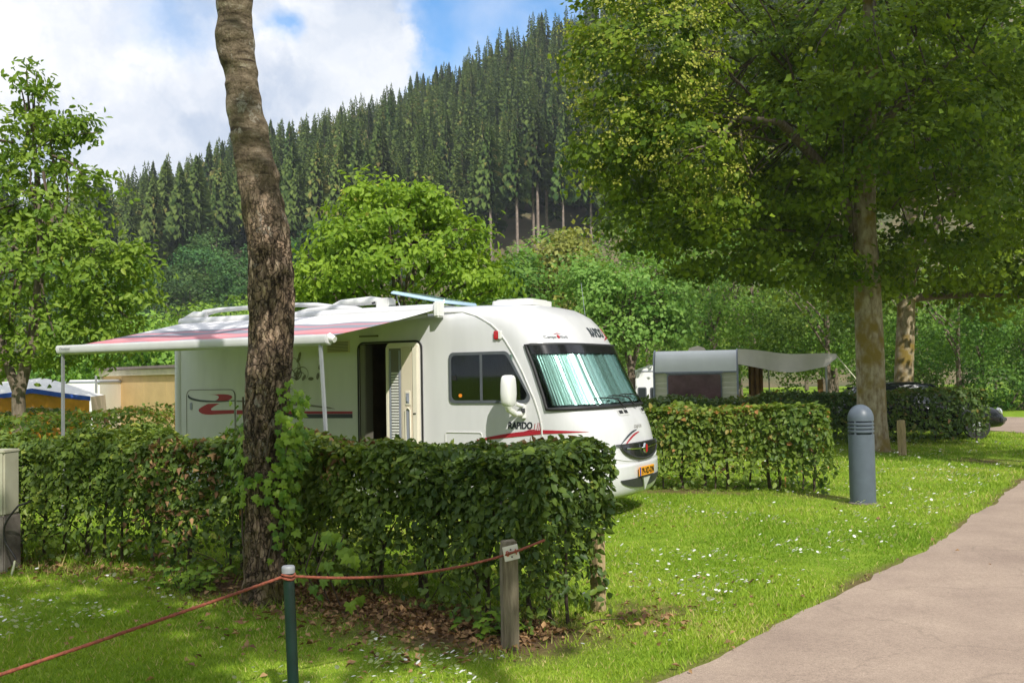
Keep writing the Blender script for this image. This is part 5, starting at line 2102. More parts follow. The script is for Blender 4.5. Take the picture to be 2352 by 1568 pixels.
    mb.box(4.862, 4.925, SY - .024, SY - .015, 1.735, 1.80)
    mb.build('catch', M['black_rubber'], W_, bevel=.006)
    mb = MB()
    mb.prism(rrect(4.95, 5.00, 1.525, 1.57, .02), lambda a, b: (a, SY - .0147, b), lambda a, b: (a, SY - .016, b))
    mb.build('sticker', M['orange_lens'], W_)

    # ---- mirror
    Mi = empty('mirror')
    Mi.parent = R_
    mb = MB()
    zs_ = [1.395, 1.42, 1.46, 1.55, 1.66, 1.74, 1.765, 1.775]
    ws_ = [.055, .085, .102, .112, .108, .095, .075, .04]
    for k_, (z, w) in enumerate(zip(zs_, ws_)):
        pass
    sc = []
    for z, w in zip(zs_, ws_):
        ring = []
        for i in range(20):
            a = 2 * math.pi * i / 20
            ca, sa = math.cos(a), math.sin(a)
            ring.append((5.80 + .075 * math.copysign(abs(ca) ** .6, ca) * (w / .112) ** .7, SY - .27 + w * 1.05 * math.copysign(abs(sa) ** .6, sa), z + .02))
        sc.append(ring)
    vs = [p for r in sc for p in r]
    fs = [(i * 20 + k, i * 20 + (k + 1) % 20, (i + 1) * 20 + (k + 1) % 20, (i + 1) * 20 + k) for i in range(len(sc) - 1) for k in range(20)]
    fs += [tuple(reversed(range(20))), tuple((len(sc) - 1) * 20 + k for k in range(20))]
    mb.add(vs, fs)
    mb.build('housing', M['white_plastic'], Mi, smooth=50)
    mb = MB()
    mb.tube([(5.80, SY - .30, 1.44), (5.80, SY - .27, 1.385), (5.83, SY - .16, 1.325), (5.86, SY + .01, 1.32)], [.05, .042, .036, .034], 10)
    mb.tube([(5.83, SY - .15, 1.45), (5.85, SY - .10, 1.43), (5.87, SY + .01, 1.41)], [.026, .026, .03], 8)
    mb.tube([(5.87, SY - .02, 1.27), (5.87, SY - .02, 1.43)], .030, 10)
    mb.build('arm', M['white_plastic'], Mi, smooth=60)
    mb = MB()
    mb.box(5.86, 5.905, SY - .075, SY - .045, 1.335, 1.39)
    mb.build('hinge', M['dark_plastic'], Mi)
    mb = MB()
    mb.tube([(5.73, SY - .33, 1.47), (5.718, SY - .335, 1.47)], .014, 10)
    mb.build('knob', M['grey_trim'], Mi)

    # ---- side details
    def side(name, poly, matr, off=.003, parent=R_, depth=.002):
        mb = MB()
        mb.prism(poly, lambda a, b: (a, SY - off, b), lambda a, b: (a, SY - off - depth, b))
        return mb.build(name, matr, parent)

    # locker door at the rear with the swirl
    gd = empty('locker_door')
    gd.parent = R_
    side('panel', rrect(.24, 1.19, .75, 1.655, .09), G, .001, gd, .005)
    mb = MB()
    mb.tube([(x, SY - .006, z) for x, z in rrect(.24, 1.19, .75, 1.655, .09)], .006, 5, closed=True)
    mb.build('seal', M['grey_decal'], gd, smooth=60)
    side('lock', rrect(.31, .355, 1.36, 1.47, .02), M['grey_trim'], .006, gd, .008)

    def gx(px):   # reference sketch of the swirl, 0..2352 x 0..1447, onto the wall
        return .24 + (px - 270) / 1010 * .95

    def gz(py):
        return 1.655 - (py - 420) / 1000 * .665

    def swirl(name, pts, matr, off):
        side(name, [(gx(a), gz(b)) for a, b in pts], matr, off, gd)
    swirl('red_swirl', [(720, 520), (850, 522), (960, 520), (1060, 520), (1150, 530), (1210, 550), (1232, 578), (1215, 610), (1175, 640), (1120, 660), (1000, 662), (880, 660), (925, 632), (952, 600),
                        (955, 570), (930, 548), (880, 532), (800, 524)], M['red_decal'], .008)
    swirl('red_swirl', [(975, 722), (880, 722), (730, 728), (650, 765), (575, 810), (535, 845), (527, 880), (550, 910), (600, 945), (680, 962), (780, 965), (1000, 952), (1262, 938), (1262, 862), (1050, 866),
                        (850, 872), (800, 868), (785, 850), (800, 825), (850, 785), (930, 740)], M['red_decal'], .008)
    swirl('grey_swirl', [(322, 520), (303, 545), (302, 575), (320, 605), (370, 635), (450, 660), (560, 678), (700, 690), (860, 692), (1000, 690), (1130, 680), (1275, 672), (1275, 650), (1130, 658), (1000, 664),
                         (860, 662), (700, 652), (560, 638), (450, 612), (380, 588), (340, 565), (325, 545)], M['dark_decal'], .0105)
    # stripes running on to the door
    side('grey_stripe', [(1.22, 1.50), (2.2, 1.475), (2.9, 1.40), (3.0, 1.375), (2.5, 1.415), (2.0, 1.44), (1.22, 1.48)], M['grey_decal'])
    side('red_stripe', [(1.22, 1.36), (2.5, 1.345), (3.28, 1.345), (3.28, 1.315), (2.5, 1.31), (1.22, 1.30)], M['red_decal'])
    side('dark_stripe', [(1.9, 1.308), (2.5, 1.306), (3.28, 1.312), (3.28, 1.255), (2.5, 1.25), (1.9, 1.285)], M['dark_decal'])
    # flourish of leaves and tendrils
    mb = MB()
    r = random.Random(5)

    def tendril(x, z, a, ln, cur, w):
        pts = []
        for i in range(14):
            t = i / 13
            pts.append((x, z, w * (1 - t * .8)))
            x += math.cos(a) * ln / 13
            z += math.sin(a) * ln / 13
            a += cur / 13 * (1 + t)
        for (xa, za, wa), (xb, zb_, wb) in zip(pts, pts[1:]):
            d = Vector((xb - xa, zb_ - za)).normalized()
            n_ = Vector((-d.y, d.x))
            y = SY - .004
            mb.add([(xa + n_.x * wa, y, za + n_.y * wa), (xb + n_.x * wb, y, zb_ + n_.y * wb), (xb - n_.x * wb, y, zb_ - n_.y * wb), (xa - n_.x * wa, y, za - n_.y * wa)], [(0, 1, 2, 3)])
    for k in range(7):
        tendril(2.32, 1.78, r.uniform(.1, 2.6), r.uniform(.25, .5), r.uniform(-4, 4), .010)
    for k in range(9):
        x, z, a = 2.34 + r.uniform(-.05, .42), 1.86 + r.uniform(-.12, .28), r.uniform(0, 6.28)
        pts = [(x + .05 * math.cos(b) * math.cos(a) - .024 * math.sin(b) * math.sin(a), z + .05 * math.cos(b) * math.sin(a) + .024 * math.sin(b) * math.cos(a)) for b in np.linspace(0, 6.28, 10, endpoint=False)]
        mb.add([(px, SY - .0045 - k * .0003, pz) for px, pz in pts], [tuple(range(10))])
    mb.build('flourish', M['grey_decal'], R_, fix=False)
    # fridge vent
    mb = MB()
    mb.box(2.86, 3.25, SY - .012, SY + .002, 2.135, 2.30)
    vn = mb.build('fridge_vent', M['beige_plastic'], R_, bevel=.004)
    for k in range(7):
        mb = MB()
        mb.box(2.885, 3.225, SY - .019, SY - .0125, 2.15 + k * .02, 2.158 + k * .02)
        mb.build('slat', M['grey_decal'], vn)
    # awning door lamp over the door
    mb = MB()
    mb.box(3.42, 3.72, SY - .03, SY + .002, 2.33, 2.352)
    mb.build('rain_strip', M['grey_decal'], R_, bevel=.004)
    # front side lettering and sweep
    text_on('side_lettering', 'RAPiDO', .118, lambda a, b: (5.635 + a, SY - .004, 1.135 + b), M['dark_decal'], R_, shear=.10, sx=.80, bold=.010)
    mb = MB()
    for k, (xa, za, xb, zb_) in enumerate(((6.03, 1.115, 6.055, 1.215), (6.055, 1.10, 6.075, 1.21), (6.08, 1.12, 6.10, 1.225), (6.00, 1.14, 6.012, 1.205))):
        mb.prism([(xa, za), (xa + .008, za), (xb + .006, zb_), (xb, zb_)], lambda a, b: (a, SY - .004, b), lambda a, b: (a, SY - .006, b))
    mb.prism([(5.86, 1.105), (5.93, 1.127), (6.00, 1.133), (6.05, 1.122), (6.0, 1.122), (5.93, 1.115)], lambda a, b: (a, SY - .0065, b), lambda a, b: (a, SY - .008, b))
    mb.build('red_scribble', M['red_decal'], R_)
    sw = []
    for x in np.linspace(5.2, 6.09, 24):
        t = (x - 5.2) / 1.15
        sw.append((x, .995 + .135 * (1 - (1 - t) ** 2)))
    low = [(x, z - .012 - .042 * math.sin(math.pi * min(1, (x - 5.2) / 1.3)) ** .8) for x, z in reversed(sw)]
    side('red_sweep', sw + low, M['red_decal'], .004)
    mb = MB()
    mb.grid(lambda a, b: nose_t(-1.57 + .68 * a, 1.126 - .01 * a - .016 * a * a - (.045 * (1 - a) + .002) * b, .005), 18, 2)
    mb.build('red_sweep', M['red_decal'], R_, fix=False)
    # service flap low on the side
    mb = MB()
    mb.tube([(x, SY - .004, z) for x, z in rrect(4.74, 5.27, .70, 1.085, .03)], .008, 5, closed=True)
    mb.build('service_flap', M['gelcoat_trim'], R_, smooth=60)
    # front lettering
    text_on('front_lettering', 'RAPiDO', .17, lambda a, b: nose(.02 + a, 2.27 + b, .006), M['dark_decal'], R_, shear=.10, sx=.80, bold=.012)
    mb = MB()
    for ya in (.60, .625, .65):
        mb.prism([(ya, 2.27), (ya + .010, 2.27), (ya + .022, 2.40), (ya + .012, 2.40)], lambda a, b: nose(a, b, .006), lambda a, b: nose(a, b, .008))
    mb.prism([(.40, 2.22), (.50, 2.262), (.60, 2.275), (.68, 2.268), (.60, 2.258), (.50, 2.245)], lambda a, b: nose(a, b, .008), lambda a, b: nose(a, b, .010))
    mb.build('red_scribble', M['red_decal'], R_)
    text_on('dealer_lettering', 'Campe', .052, lambda a, b: nose(-.97 + a, 2.235 + b, .006), M['dark_decal'], R_, sx=.95)
    text_on('dealer_lettering', 'World', .052, lambda a, b: nose(-.775 + a, 2.235 + b, .006), M['dark_decal'], R_, sx=.95)
    mb = MB()
    mb.prism([(-.795 + .019 * math.cos(a), 2.255 + .023 * math.sin(a)) for a in np.linspace(0, 6.28, 12, endpoint=False)], lambda a, b: nose(a, b, .006), lambda a, b: nose(a, b, .008))
    mb.prism([(-.85, 2.283), (-.79, 2.300), (-.73, 2.288), (-.79, 2.292)], lambda a, b: nose(a, b, .006), lambda a, b: nose(a, b, .008))
    mb.build('dealer_logo', M['red_decal'], R_)
    text_on('bonnet_lettering', 'capito', .085, lambda a, b: nose(-.06 + a, 1.10 + b * .9, .006), M['grey_decal'], R_, shear=.5, space=1.25)
    for k, (m_, dz, dy) in enumerate(((M['dark_decal'], .0, 0), (M['red_decal'], -.03, .06))):
        mb = MB()
        pts = [(-.55 + dy + .55 * t, .93 + dz + .15 * (1 - (1 - t) ** 2)) for t in np.linspace(0, 1, 14)]
        ql = [(y, z - .004 - .022 * math.sin(math.pi * min(.98, t)) ** .7) for (y, z), t in zip(pts, np.linspace(0, 1, 14))]
        mb.prism(pts + ql[::-1], lambda a, b: nose(a, b, .0055 + .001 * k), lambda a, b: nose(a, b, .0065 + .001 * k))
        mb.build('bonnet_sweep', m_, R_)

    # ---- rear edge, tail lamp, skirt, wheels
    mb = MB()
    mb.tube([(.055, SY + .055, .4), (.055, SY + .055, 1.5), (.055, SY + .055, 2.45), (.12, SY + .07, 2.66), (.30, SY + .12, 2.76), (.5, SY + .14, 2.76)], [.085, .085, .085, .08, .07, .05], 12)
    mb.build('rear_moulding', G, R_, smooth=60)
    mb = MB()
    mb.box(-.03, .03, SY + .0, SY + .12, .95, 1.45)
    mb.build('tail_lamp', M['red_lens'], R_, bevel=.015)
    mb = MB()
    mb.box(.4, 5.0, SY + .05, SY + .07, .22, .45)
    mb.build('skirt', M['gelcoat_trim'], R_)
    for wx in (1.75, 5.55):
        for wy in (-.93, .93):
            Wh = empty('wheel', (wx, wy, .335))
            Wh.parent = R_
            RM = Matrix.Rotation(RAD(90), 4, 'X')
            mb = MB()
            mb.lathe([(.20, -.10), (.30, -.11), (.33, -.085), (.335, 0), (.33, .085), (.30, .11), (.20, .10)], 28, M=RM)
            mb.build('tyre', M['tyre'], Wh, smooth=50)
            mb = MB()
            mb.lathe([(.20, -.085), (.15, -.06), (.06, -.09), (.06, .09), (.15, .06), (.20, .085)], 20, M=RM)
            mb.build('rim', M['alu'], Wh, smooth=40)

    # ---- roof
    mb = MB()
    mb.prism(rrect(5.02, 5.62, -.42, .28, .08), lambda a, b: (a, b, 2.70), lambda a, b: (a + .005, b * .97, 2.775))
    mb.prism(rrect(5.06, 5.58, -.38, .24, .08), lambda a, b: (a, b, 2.776), lambda a, b: (a, b * .97, 2.79))
    mb.build('roof_vent', M['white_plastic'], R_, bevel=.012, smooth=50)
    # opened skylight
    Sk = empty('skylight')
    Sk.parent = R_
    mb = MB()
    mb.prism(rrect(3.62, 4.42, -.62, .15, .05), lambda a, b: (a, b, 2.71), lambda a, b: (a, b, 2.745))
    mb.build('frame', M['white_plastic'], Sk, bevel=.008)
    TM = Matrix.Translation((4.48, 0, 2.755)) @ Matrix.Rotation(RAD(11.5), 4, 'Y')
    mb = MB()
    mb.prism(rrect(-.92, -.0, -.68, .22, .06), lambda a, b: TM @ Vector((a, b, 0)), lambda a, b: TM @ Vector((a * .97 - .01, b * .97, .045)))
    mb.build('lid', M['blue_acrylic'], Sk, bevel=.01, smooth=50)
    mb = MB()
    mb.tube([(3.72, -.60, 2.73), (3.66, -.60, 2.90)], .008, 5)
    mb.build('stay', M['grey_alu'], Sk)
    # rails with fairings
    for sg in (-1, 1):
        y = sg * .93
        mb = MB()
        mb.tube([(.25, y, 2.70), (.42, y, 2.80), (.7, y, 2.83), (1.4, y, 2.84), (2.2, y, 2.835), (2.55, y, 2.81), (2.85, y, 2.76), (3.1, y, 2.70)],
                [.05, .05, .035, .03, .03, .038, .045, .04], 8)
        mb.build('roof_rail', G, R_, smooth=60)
        mb = MB()
        mb.tube([(2.0, y - .01 * sg, 2.68), (2.4, y, 2.735), (2.8, y, 2.75), (3.2, y, 2.72), (3.5, y, 2.66)], [.03, .05, .06, .05, .03], 8)
        mb.build('rail_foot', G, R_, smooth=60)
    # folded aerial
    Ae = empty('roof_aerial')
    Ae.parent = R_
    mb = MB()
    mb.tube([(2.35, -.45, 2.78), (2.6, -.45, 2.86), (3.1, -.42, 2.88), (3.28, -.42, 2.86)], [.04, .055, .06, .05], 10)
    mb.build('dish_arm', M['white_plastic'], Ae, smooth=60)
    mb = MB()
    mb.box(3.24, 3.46, -.52, -.32, 2.72, 2.90)
    mb.build('motor_box', M['white_plastic'], Ae, bevel=.02)
    mb = MB()
    mb.tube([(3.20, -.535, 2.83), (3.245, -.535, 2.84)], .016, 8)
    mb.build('bolt', M['dark_plastic'], Ae)
    mb = MB()
    mb.tube([(5.9, .7, 2.6), (5.84, .72, 3.05)], .003, 5)
    mb.build('whip_aerial', M['grey_trim'], R_)

    # ---- awning
    mb = MB()
    mb.tube([(.18, SY - .045, 2.655), (4.70, SY - .045, 2.655)], .062, 12)
    mb.build('awning_case', G, R_, smooth=60)
    mb = MB()
    mb.box(4.66, 4.75, SY - .14, SY + .01, 2.54, 2.745)
    mb.build('awning_bracket', M['white_plastic'], R_, bevel=.02)
    yb, zb2 = -3.42, 2.235
    mb = MB()
    mb.grid(lambda a, b: (.24 + .26 * b + (4.42 - .26 * b) * a, -1.20 + (yb + 1.20) * b, 2.64 + (zb2 - 2.64) * b - .012 * math.sin(math.pi * b) - .004 * math.sin(math.pi * b) * math.sin(a * 26)), 60, 18)
    mb.build('awning_canopy', M['awning'], R_, smooth=60, fix=False)
    mb = MB()
    prof = [(.06, .045), (.075, .0), (.05, -.055), (-.03, -.075), (-.06, -.03), (-.045, .04)]
    n = len(prof)
    vs = [(x, yb - .015 - a, zb2 - .015 + b) for x in (.44, 4.74) for a, b in prof]
    mb.add(vs, [tuple(reversed(range(n))), tuple(n + i for i in range(n))] + [(i, (i + 1) % n, n + (i + 1) % n, n + i) for i in range(n)])
    lb = mb.build('awning_bar', G, R_, bevel=.008, smooth=50)
    text_on('lettering', 'Omnistor', .05, lambda a, b: (.52 + a, yb - .092, zb2 - .030 + b), M['dark_decal'], lb, shear=.2)
    mb = MB()
    mb.tube([(4.72, yb - .0, zb2 - .0), (4.80, yb - .0, zb2 - .03)], [.05, .035], 8)
    mb.build('end_fitting', M['white_plastic'], R_, smooth=50)
    for (xa, xb, m_) in ((.50, .50, M['grey_alu']), (4.62, 4.76, M['grey_alu'])):
        mb = MB()
        mb.box(-.016, .016, -.015, .015, 0, zb2 - .06, Matrix.Translation((xb, yb - .02, 0)) @ Matrix.Shear('XY', 4, ((xa - xb) / (zb2 - .06), 0)))
        mb.box(-.011, .011, -.018, .018, .1, 1.2, Matrix.Translation((xb, yb - .02, 0)) @ Matrix.Shear('XY', 4, ((xa - xb) / (zb2 - .06), 0)))
        mb.box(-.06, .06, -.05, .05, 0, .02, Matrix.Translation((xb, yb - .02, 0)))
        mb.build('awning_leg', m_, R_)
    for xa, xe in ((.55, 1.5), (4.52, 3.5)):
        mb = MB()
        mb.tube([(xa, SY - .05, 2.58), (xe, -2.3, 2.36)], .022, 6)
        mb.tube([(xe, -2.3, 2.36), (xa, yb + .03, zb2 - .05)], .02, 6)
        mb.build('awning_arm', M['grey_alu'], R_, smooth=60)


motorhome()

# ------------------------------------------------------------------ street furniture and neighbours
def bollard():
    b = empty('bollard_light', (4.66, 13.39, 0), RAD(20))
    tag(b, 'thick slate grey bollard light with a domed top and four slots', 'bollard')
    k = 1.32 / 223.0            # metres per sketch unit
    r = .168
    mb = MB()
    mb.lathe([(r, -.05), (r, .0), (r, .92)], 36)
    mb.build('post', M['bollard'], b, smooth=40)
    mb = MB()
    mb.lathe([(r * .80, .915), (r * .80, 1.14)], 28)
    mb.build('lamp_core', M['bollard_dark'], b, smooth=40)
    proto = None
    for i in range(3):
        mb = MB()
        z = .948 + i * .049
        mb.lathe([(r * .78, z + .02), (r * 1.0, z), (r * 1.01, z + .006), (r * 1.0, z + .030), (r * .78, z + .045)], 36)
        mb.build('louvre_ring', M['bollard'], b, smooth=35)
    mb = MB()
    prof = [(r, 1.10), (r, 1.115)]
    for a in np.linspace(0, 90, 12):
        prof.append((r * math.cos(RAD(a)) + .001, 1.13 + .19 * math.sin(RAD(a))))
    mb.lathe(prof, 36)
    mb.build('dome', M['bollard'], b, smooth=50)
    for a in (0, 90, 180, 270):
        mb = MB()
        mb.box(r * .8, r * .985, -.012, .012, .918, 1.105, Matrix.Rotation(RAD(a + 24), 4, 'Z'))
        mb.build('rib', M['bollard'], b)
    mb = MB()
    mb.lathe([(r * 1.12, -.05), (r * 1.12, .008), (r * 1.01, .02)], 28)
    mb.build('footing', M['concrete'], b, smooth=40)


bollard()


def wood_post(name, loc, w, h, rz, m, label, tilt=(0, 0)):
    b = empty(name, loc, rz)
    b.rotation_euler = (tilt[0], tilt[1], rz)
    tag(b, label, 'post')
    mb = MB()
    n = 16
    vs, fs = [], []
    rows = np.linspace(-.1, h, 9)
    out = [(-w / 2, -w / 2), (w / 2, -w / 2), (w / 2, w / 2), (-w / 2, w / 2)]
    r = random.Random(int(h * 1000))
    for z in rows:
        for x, y in out:
            q = 1.0 if z < h - .01 else .90
            vs.append((x * q + r.uniform(-.0015, .0015), y * q + r.uniform(-.0015, .0015), z + (.006 * x / w if z > h - .01 else 0)))
    for i in range(len(rows) - 1):
        for k in range(4):
            fs.append((i * 4 + k, i * 4 + (k + 1) % 4, (i + 1) * 4 + (k + 1) % 4, (i + 1) * 4 + k))
    fs.append(tuple((len(rows) - 1) * 4 + k for k in range(4)))
    mb.add(vs, fs)
    mb.build('timber', m, b, bevel=.006, smooth=30)
    return b


def posts():
    d = 6.62
    p0 = P(1172, 1488, d)
    post = wood_post('wooden_post', (p0.x, d, 0), .105, .705, RAD(12), M['post_wood'], 'square weathered wooden post carrying a small white number sign')
    # the number sign: a plate screwed slightly crooked on the post
    c = P(1174, 1269, 6.53)
    sg = empty('number_sign', c)
    sg.rotation_euler = (0, RAD(-11), RAD(10))
    tag(sg, 'small white plate with red numerals screwed to the wooden post', 'sign')
    mb = MB()
    mb.box(-.051, .051, -.002, .003, -.048, .048)
    mb.build('plate', M['sign_white'], sg, bevel=.0015)
    for ch, x in (('0', -.038), ('4', .014)):
        text_on('numeral', ch, .052, lambda a, b: (x + a, -.0035, -.018 + b), M['sign_red'], sg, bold=.003, sx=.9)
    for z in (.022, -.026):
        mb = MB()
        mb.tube([(0, -.002, z), (0, -.006, z)], .0055, 8)
        mb.build('screw', M['dark_plastic'], sg)
    p1 = P(2073, 1045, 20.59)
    wood_post('wooden_post', (p1.x, 20.59, 0), .125, .72, RAD(30), M['post_wood_light'], 'short pale wooden stake in front of the dark hedge near the mottled trunk', (0, RAD(-1.5)))
    # sawn-off stake in the hedge end
    wood_post('wooden_post', (.62, 7.62, 0), .09, .62, RAD(40), M['post_wood_light'], 'pale wooden stake half hidden in the hedge end by the grass', (0, 0))
    # green steel post with grey cap
    d = 5.4
    c = P(662, 1300, d)
    ft = P(676, 1640, d)
    g = empty('steel_post', (ft.x + .005, d, 0))
    tag(g, 'dark green steel post with a grey cap holding the rope', 'post')
    mb = MB()
    h = c.z - .01
    mb.tube([(0, 0, -.1), (c.x - ft.x - .005, 0, h)], .030, 20)
    mb.build('tube', M['green_paint'], g, smooth=40)
    mb = MB()
    mb.lathe([(.035, -.026), (.036, -.004), (.035, .006), (.031, .011)], 24, (c.x - ft.x - .005, 0, h + .002))
    mb.build('cap', M['grey_cap'], g, smooth=40)
    # rope in two spans
    a = Vector((c.x, d, .735))

    def span(p, q, sag, n=30):
        return [Vector(p).lerp(Vector(q), t) + Vector((0, 0, -sag * 4 * t * (1 - t))) for t in np.linspace(0, 1, n)]
    left = P(-420, 1690, 3.5)
    s1 = P(1150, 1277, 6.535)
    s2 = P(1193, 1263, 6.505)
    e = P(1250, 1240, 6.70)
    r = .0082

    def twisted(path):
        mb = MB()
        pts = []
        for i in range(len(path) - 1):
            for t in np.linspace(0, 1, 5)[:-1]:
                pts.append(path[i].lerp(path[i + 1], t))
        pts.append(path[-1])
        rs = [r * (1 + .12 * math.sin(i * 2.1)) for i in range(len(pts))]
        mb.tube(pts, rs, 7)
        return mb
    o = twisted(span(left, a + Vector((-.030, -.005, 0)), .005)).build('rope', M['rope'], None, smooth=70)
    tag(o, 'red brown rope sloping across the lawn to the green post', 'rope', 'rope spans')
    o = twisted(span(a + Vector((.030, -.005, .002)), s1, .055) + [s2, e]).build('rope', M['rope'], None, smooth=70)
    tag(o, 'sagging red brown rope between the green post and the number sign', 'rope', 'rope spans')
    mb = MB()
    ring = [a + Vector((.034 * math.cos(t), .034 * math.sin(t), .004 * math.sin(2 * t))) for t in np.linspace(0, 2 * math.pi, 20, endpoint=False)]
    for k in (-.008, .010):
        mb.tube([q + Vector((0, 0, k)) for q in ring], .007, 6, closed=True)
    o = mb.build('rope', M['rope'], None, smooth=70)
    tag(o, 'short turns of red brown rope wound round the green post', 'rope', 'rope spans')


posts()


def pedestal():
    d = 9.7
    x1 = P(33, 1150, d).x
    b = empty('power_pedestal', (x1 - .19, d, 0), RAD(-8))
    tag(b, 'cream electricity box on a grey concrete foot at the left edge', 'electricity box')
    mb = MB()
    zt, zm = P(20, 1034, d).z, P(20, 1181, d).z
    mb.box(-.18, .18, -.12, .12, zm, zt)
    mb.build('cabinet', M['pedestal'], b, bevel=.018, smooth=40)
    mb = MB()
    mb.box(-.186, .186, -.126, .126, zt - .02, zt + .012)
    mb.build('lid', M['pedestal'], b, bevel=.01)
    mb = MB()
    mb.box(-.19, .19, -.13, .13, -.05, zm)
    mb.build('foot', M['concrete'], b, bevel=.012)
    lz = P(5, 1064, d).z
    mb = MB()
    mb.box(-.02, .085, -.124, -.1205, lz - .075, lz + .065)
    lb = mb.build('label', M['sign_white'], b)
    mb = MB()
    mb.box(-.005, .055, -.127, -.1245, lz - .04, lz + .045)
    mb.build('mark', M['maroon'], lb)
    mb = MB()
    pts = [P(x, y, d - .22) for x, y in ((45, 1158), (38, 1166), (24, 1182), (10, 1205), (8, 1225), (13, 1247), (24, 1264), (33, 1277), (37, 1285))]
    pts = [Vector((p[0], p[1], p[2])) for p in spline([tuple(q) for q in pts], 40)]
    pts[0].y += .2
    mb.tube(pts, .010, 7)
    o = mb.build('cable', M['cable'], None, smooth=60)
    tag(o, 'black cable looping down the front of the concrete foot', 'cable')
    mb = MB()
    a, c = P(34, 1287, d - .26), P(24, 1338, d - .30)
    c.z = -.02
    mb.tube([a, a.lerp(c, .5) + Vector((.004, 0, 0)), c], [.009, .011, .010], 7)
    o = mb.build('stick', M['stick'], None, smooth=60)
    tag(o, 'thin pale stick leaning against the concrete foot', 'stick')


pedestal()


def caravans():
    d = 28.0
    xl, xr = P(1505, 850, d).x, P(1689, 850, d).x
    w = (xr - xl) / math.cos(RAD(13))
    c = empty('caravan', ((xl + xr) / 2, d, 0), RAD(-13))
    tag(c, 'old cream caravan with a wide brown window and a canopy at its side', 'caravan')
    h, zk = 2.40, 1.78
    hw = w / 2
    ln = 4.6
    # lower shell in ribbed panels
    mb = MB()
    n = 9
    for k in range(n):
        za, zb = .45 + (zk - .45) * k / n, .45 + (zk - .45) * (k + 1) / n
        pr = [(-hw, 0), (hw, 0), (hw, ln), (-hw, ln)]
        vs = [(x, y - (.012 if y == 0 else 0), za) for x, y in pr] + [(x, y, za + .015) for x, y in pr] + [(x, y - (.012 if y == 0 else 0), zb - .02) for x, y in pr] + [(x, y, zb) for x, y in pr]
        mb.add(vs, [(i + 4 * q, (i + 1) % 4 + 4 * q, (i + 1) % 4 + 4 * (q + 1), i + 4 * (q + 1)) for q in (0, 2) for i in range(4)] +
               [(4 + i, 4 + (i + 1) % 4, 8 + (i + 1) % 4, 8 + i) for i in range(4)])
    mb.build('lower_shell', M['caravan_cream'], c, fix=False)
    # upper shell: rounded slope to the roof
    mb = MB()
    prof = [(-.02, zk), (-.015, zk + .10), (.05, zk + .35), (.15, zk + .48), (.26, h - .06), (.42, h - .015), (.9, h), (ln - .7, h), (ln - .1, h - .2), (ln, zk)]
    m = len(prof)
    mb.add([(x, y, z) for x in (-hw, hw) for y, z in prof], [(i, i + 1, m + i + 1, m + i) for i in range(m - 1)] + [tuple(range(m)), tuple(reversed(range(m, 2 * m)))])
    mb.build('upper_shell', M['caravan_white'], c, bevel=.025, smooth=40)
    for sx in (-hw, hw):
        mb = MB()
        mb.tube([(sx, -.03, .45), (sx, -.03, zk), (sx, .04, zk + .35), (sx, .14, zk + .48), (sx, .25, h - .05), (sx, .42, h)], .028, 6)
        mb.build('corner_trim', M['grey_trim'], c, smooth=60)
    mb = MB()
    mb.box(-hw, hw, -.045, -.01, zk - .02, zk + .015)
    mb.build('belt_trim', M['grey_trim'], c)
    wl, wr = -hw + w * .155, hw - w * .185
    mb = MB()
    mb.prism(rrect(wl, wr, 1.0, 1.74, .09), lambda a, b: (a, -.02, b), lambda a, b: (a, -.05, b))
    fr = mb.build('window', M['grey_trim'], c, bevel=.01)
    mb = MB()
    mb.prism(rrect(wl + .035, wr - .035, 1.035, 1.705, .07), lambda a, b: (a, -.045, b), lambda a, b: (a, -.075, b))
    mb.build('pane', M['purple_glass'], fr, bevel=.012, smooth=40)
    mb = MB()
    mb.box(wl - .02, wr + .02, -.08, -.02, 1.735, 1.765)
    mb.build('hood', M['grey_trim'], fr)
    mb = MB()
    for z in (.48, .70):
        mb.box(-hw, hw, -.025, -.014, z, z + .018)
    mb.build('lower_trim', M['grey_trim'], c)
    mb = MB()
    mb.box(hw - .20, hw - .14, -.05, -.02, .62, .80)
    mb.build('end_lamp', M['grey_trim'], c)
    mb = MB()
    mb.prism([(-.26, 0), (.26, 0), (.2, .09), (.03, .15), (-.22, .09)], lambda a, b: (a + .0, 1.3, h + b), lambda a, b: (a, 1.8, h + b))
    mb.build('roof_hatch', M['beige_plastic'], c)
    # side wall panels and the door on the right side
    mb = MB()
    mb.box(hw - .005, hw + .012, .9, 1.55, .5, 1.95)
    mb.build('door', M['caravan_cream'], c)
    for wy in (2.3,):
        for sx in (-hw + .12, hw - .12):
            mb = MB()
            mb.lathe([(.2, -.08), (.31, -.08), (.32, 0), (.31, .08), (.2, .08)], 18, (sx, wy, .32), Matrix.Rotation(RAD(90), 4, 'Y'))
            mb.build('wheel', M['tyre'], c, smooth=40)
    # canopy to the right
    a = empty('awning', (xr, d - .26, 0), RAD(-13))
    tag(a, 'pale sagging canopy stretched from the cream caravan on poles', 'awning')
    W2 = 2.62
    mb = MB()
    mb.grid(lambda s, t: (.02 + W2 * s, .0 + 2.9 * t, 2.40 - .20 * s - .04 * math.sin(math.pi * s) + .02 * math.sin(s * 9) - .06 * math.sin(math.pi * t)), 24, 10)
    mb.build('canopy', M['beige_awning'], a, smooth=60, fix=False)
    mb = MB()
    mb.grid(lambda s, t: (.02 + W2 * s, -.01 - .05 * math.sin(s * 14) * t, 2.40 - .20 * s - .04 * math.sin(math.pi * s) + .02 * math.sin(s * 9) - t * (.42 - .12 * s * s + .12 * math.sin(math.pi * s))
                          * (1 if s < .9 else 1 - (s - .9) * 6)), 40, 5)
    mb.build('valance', M['beige_awning'], a, smooth=60, fix=False)
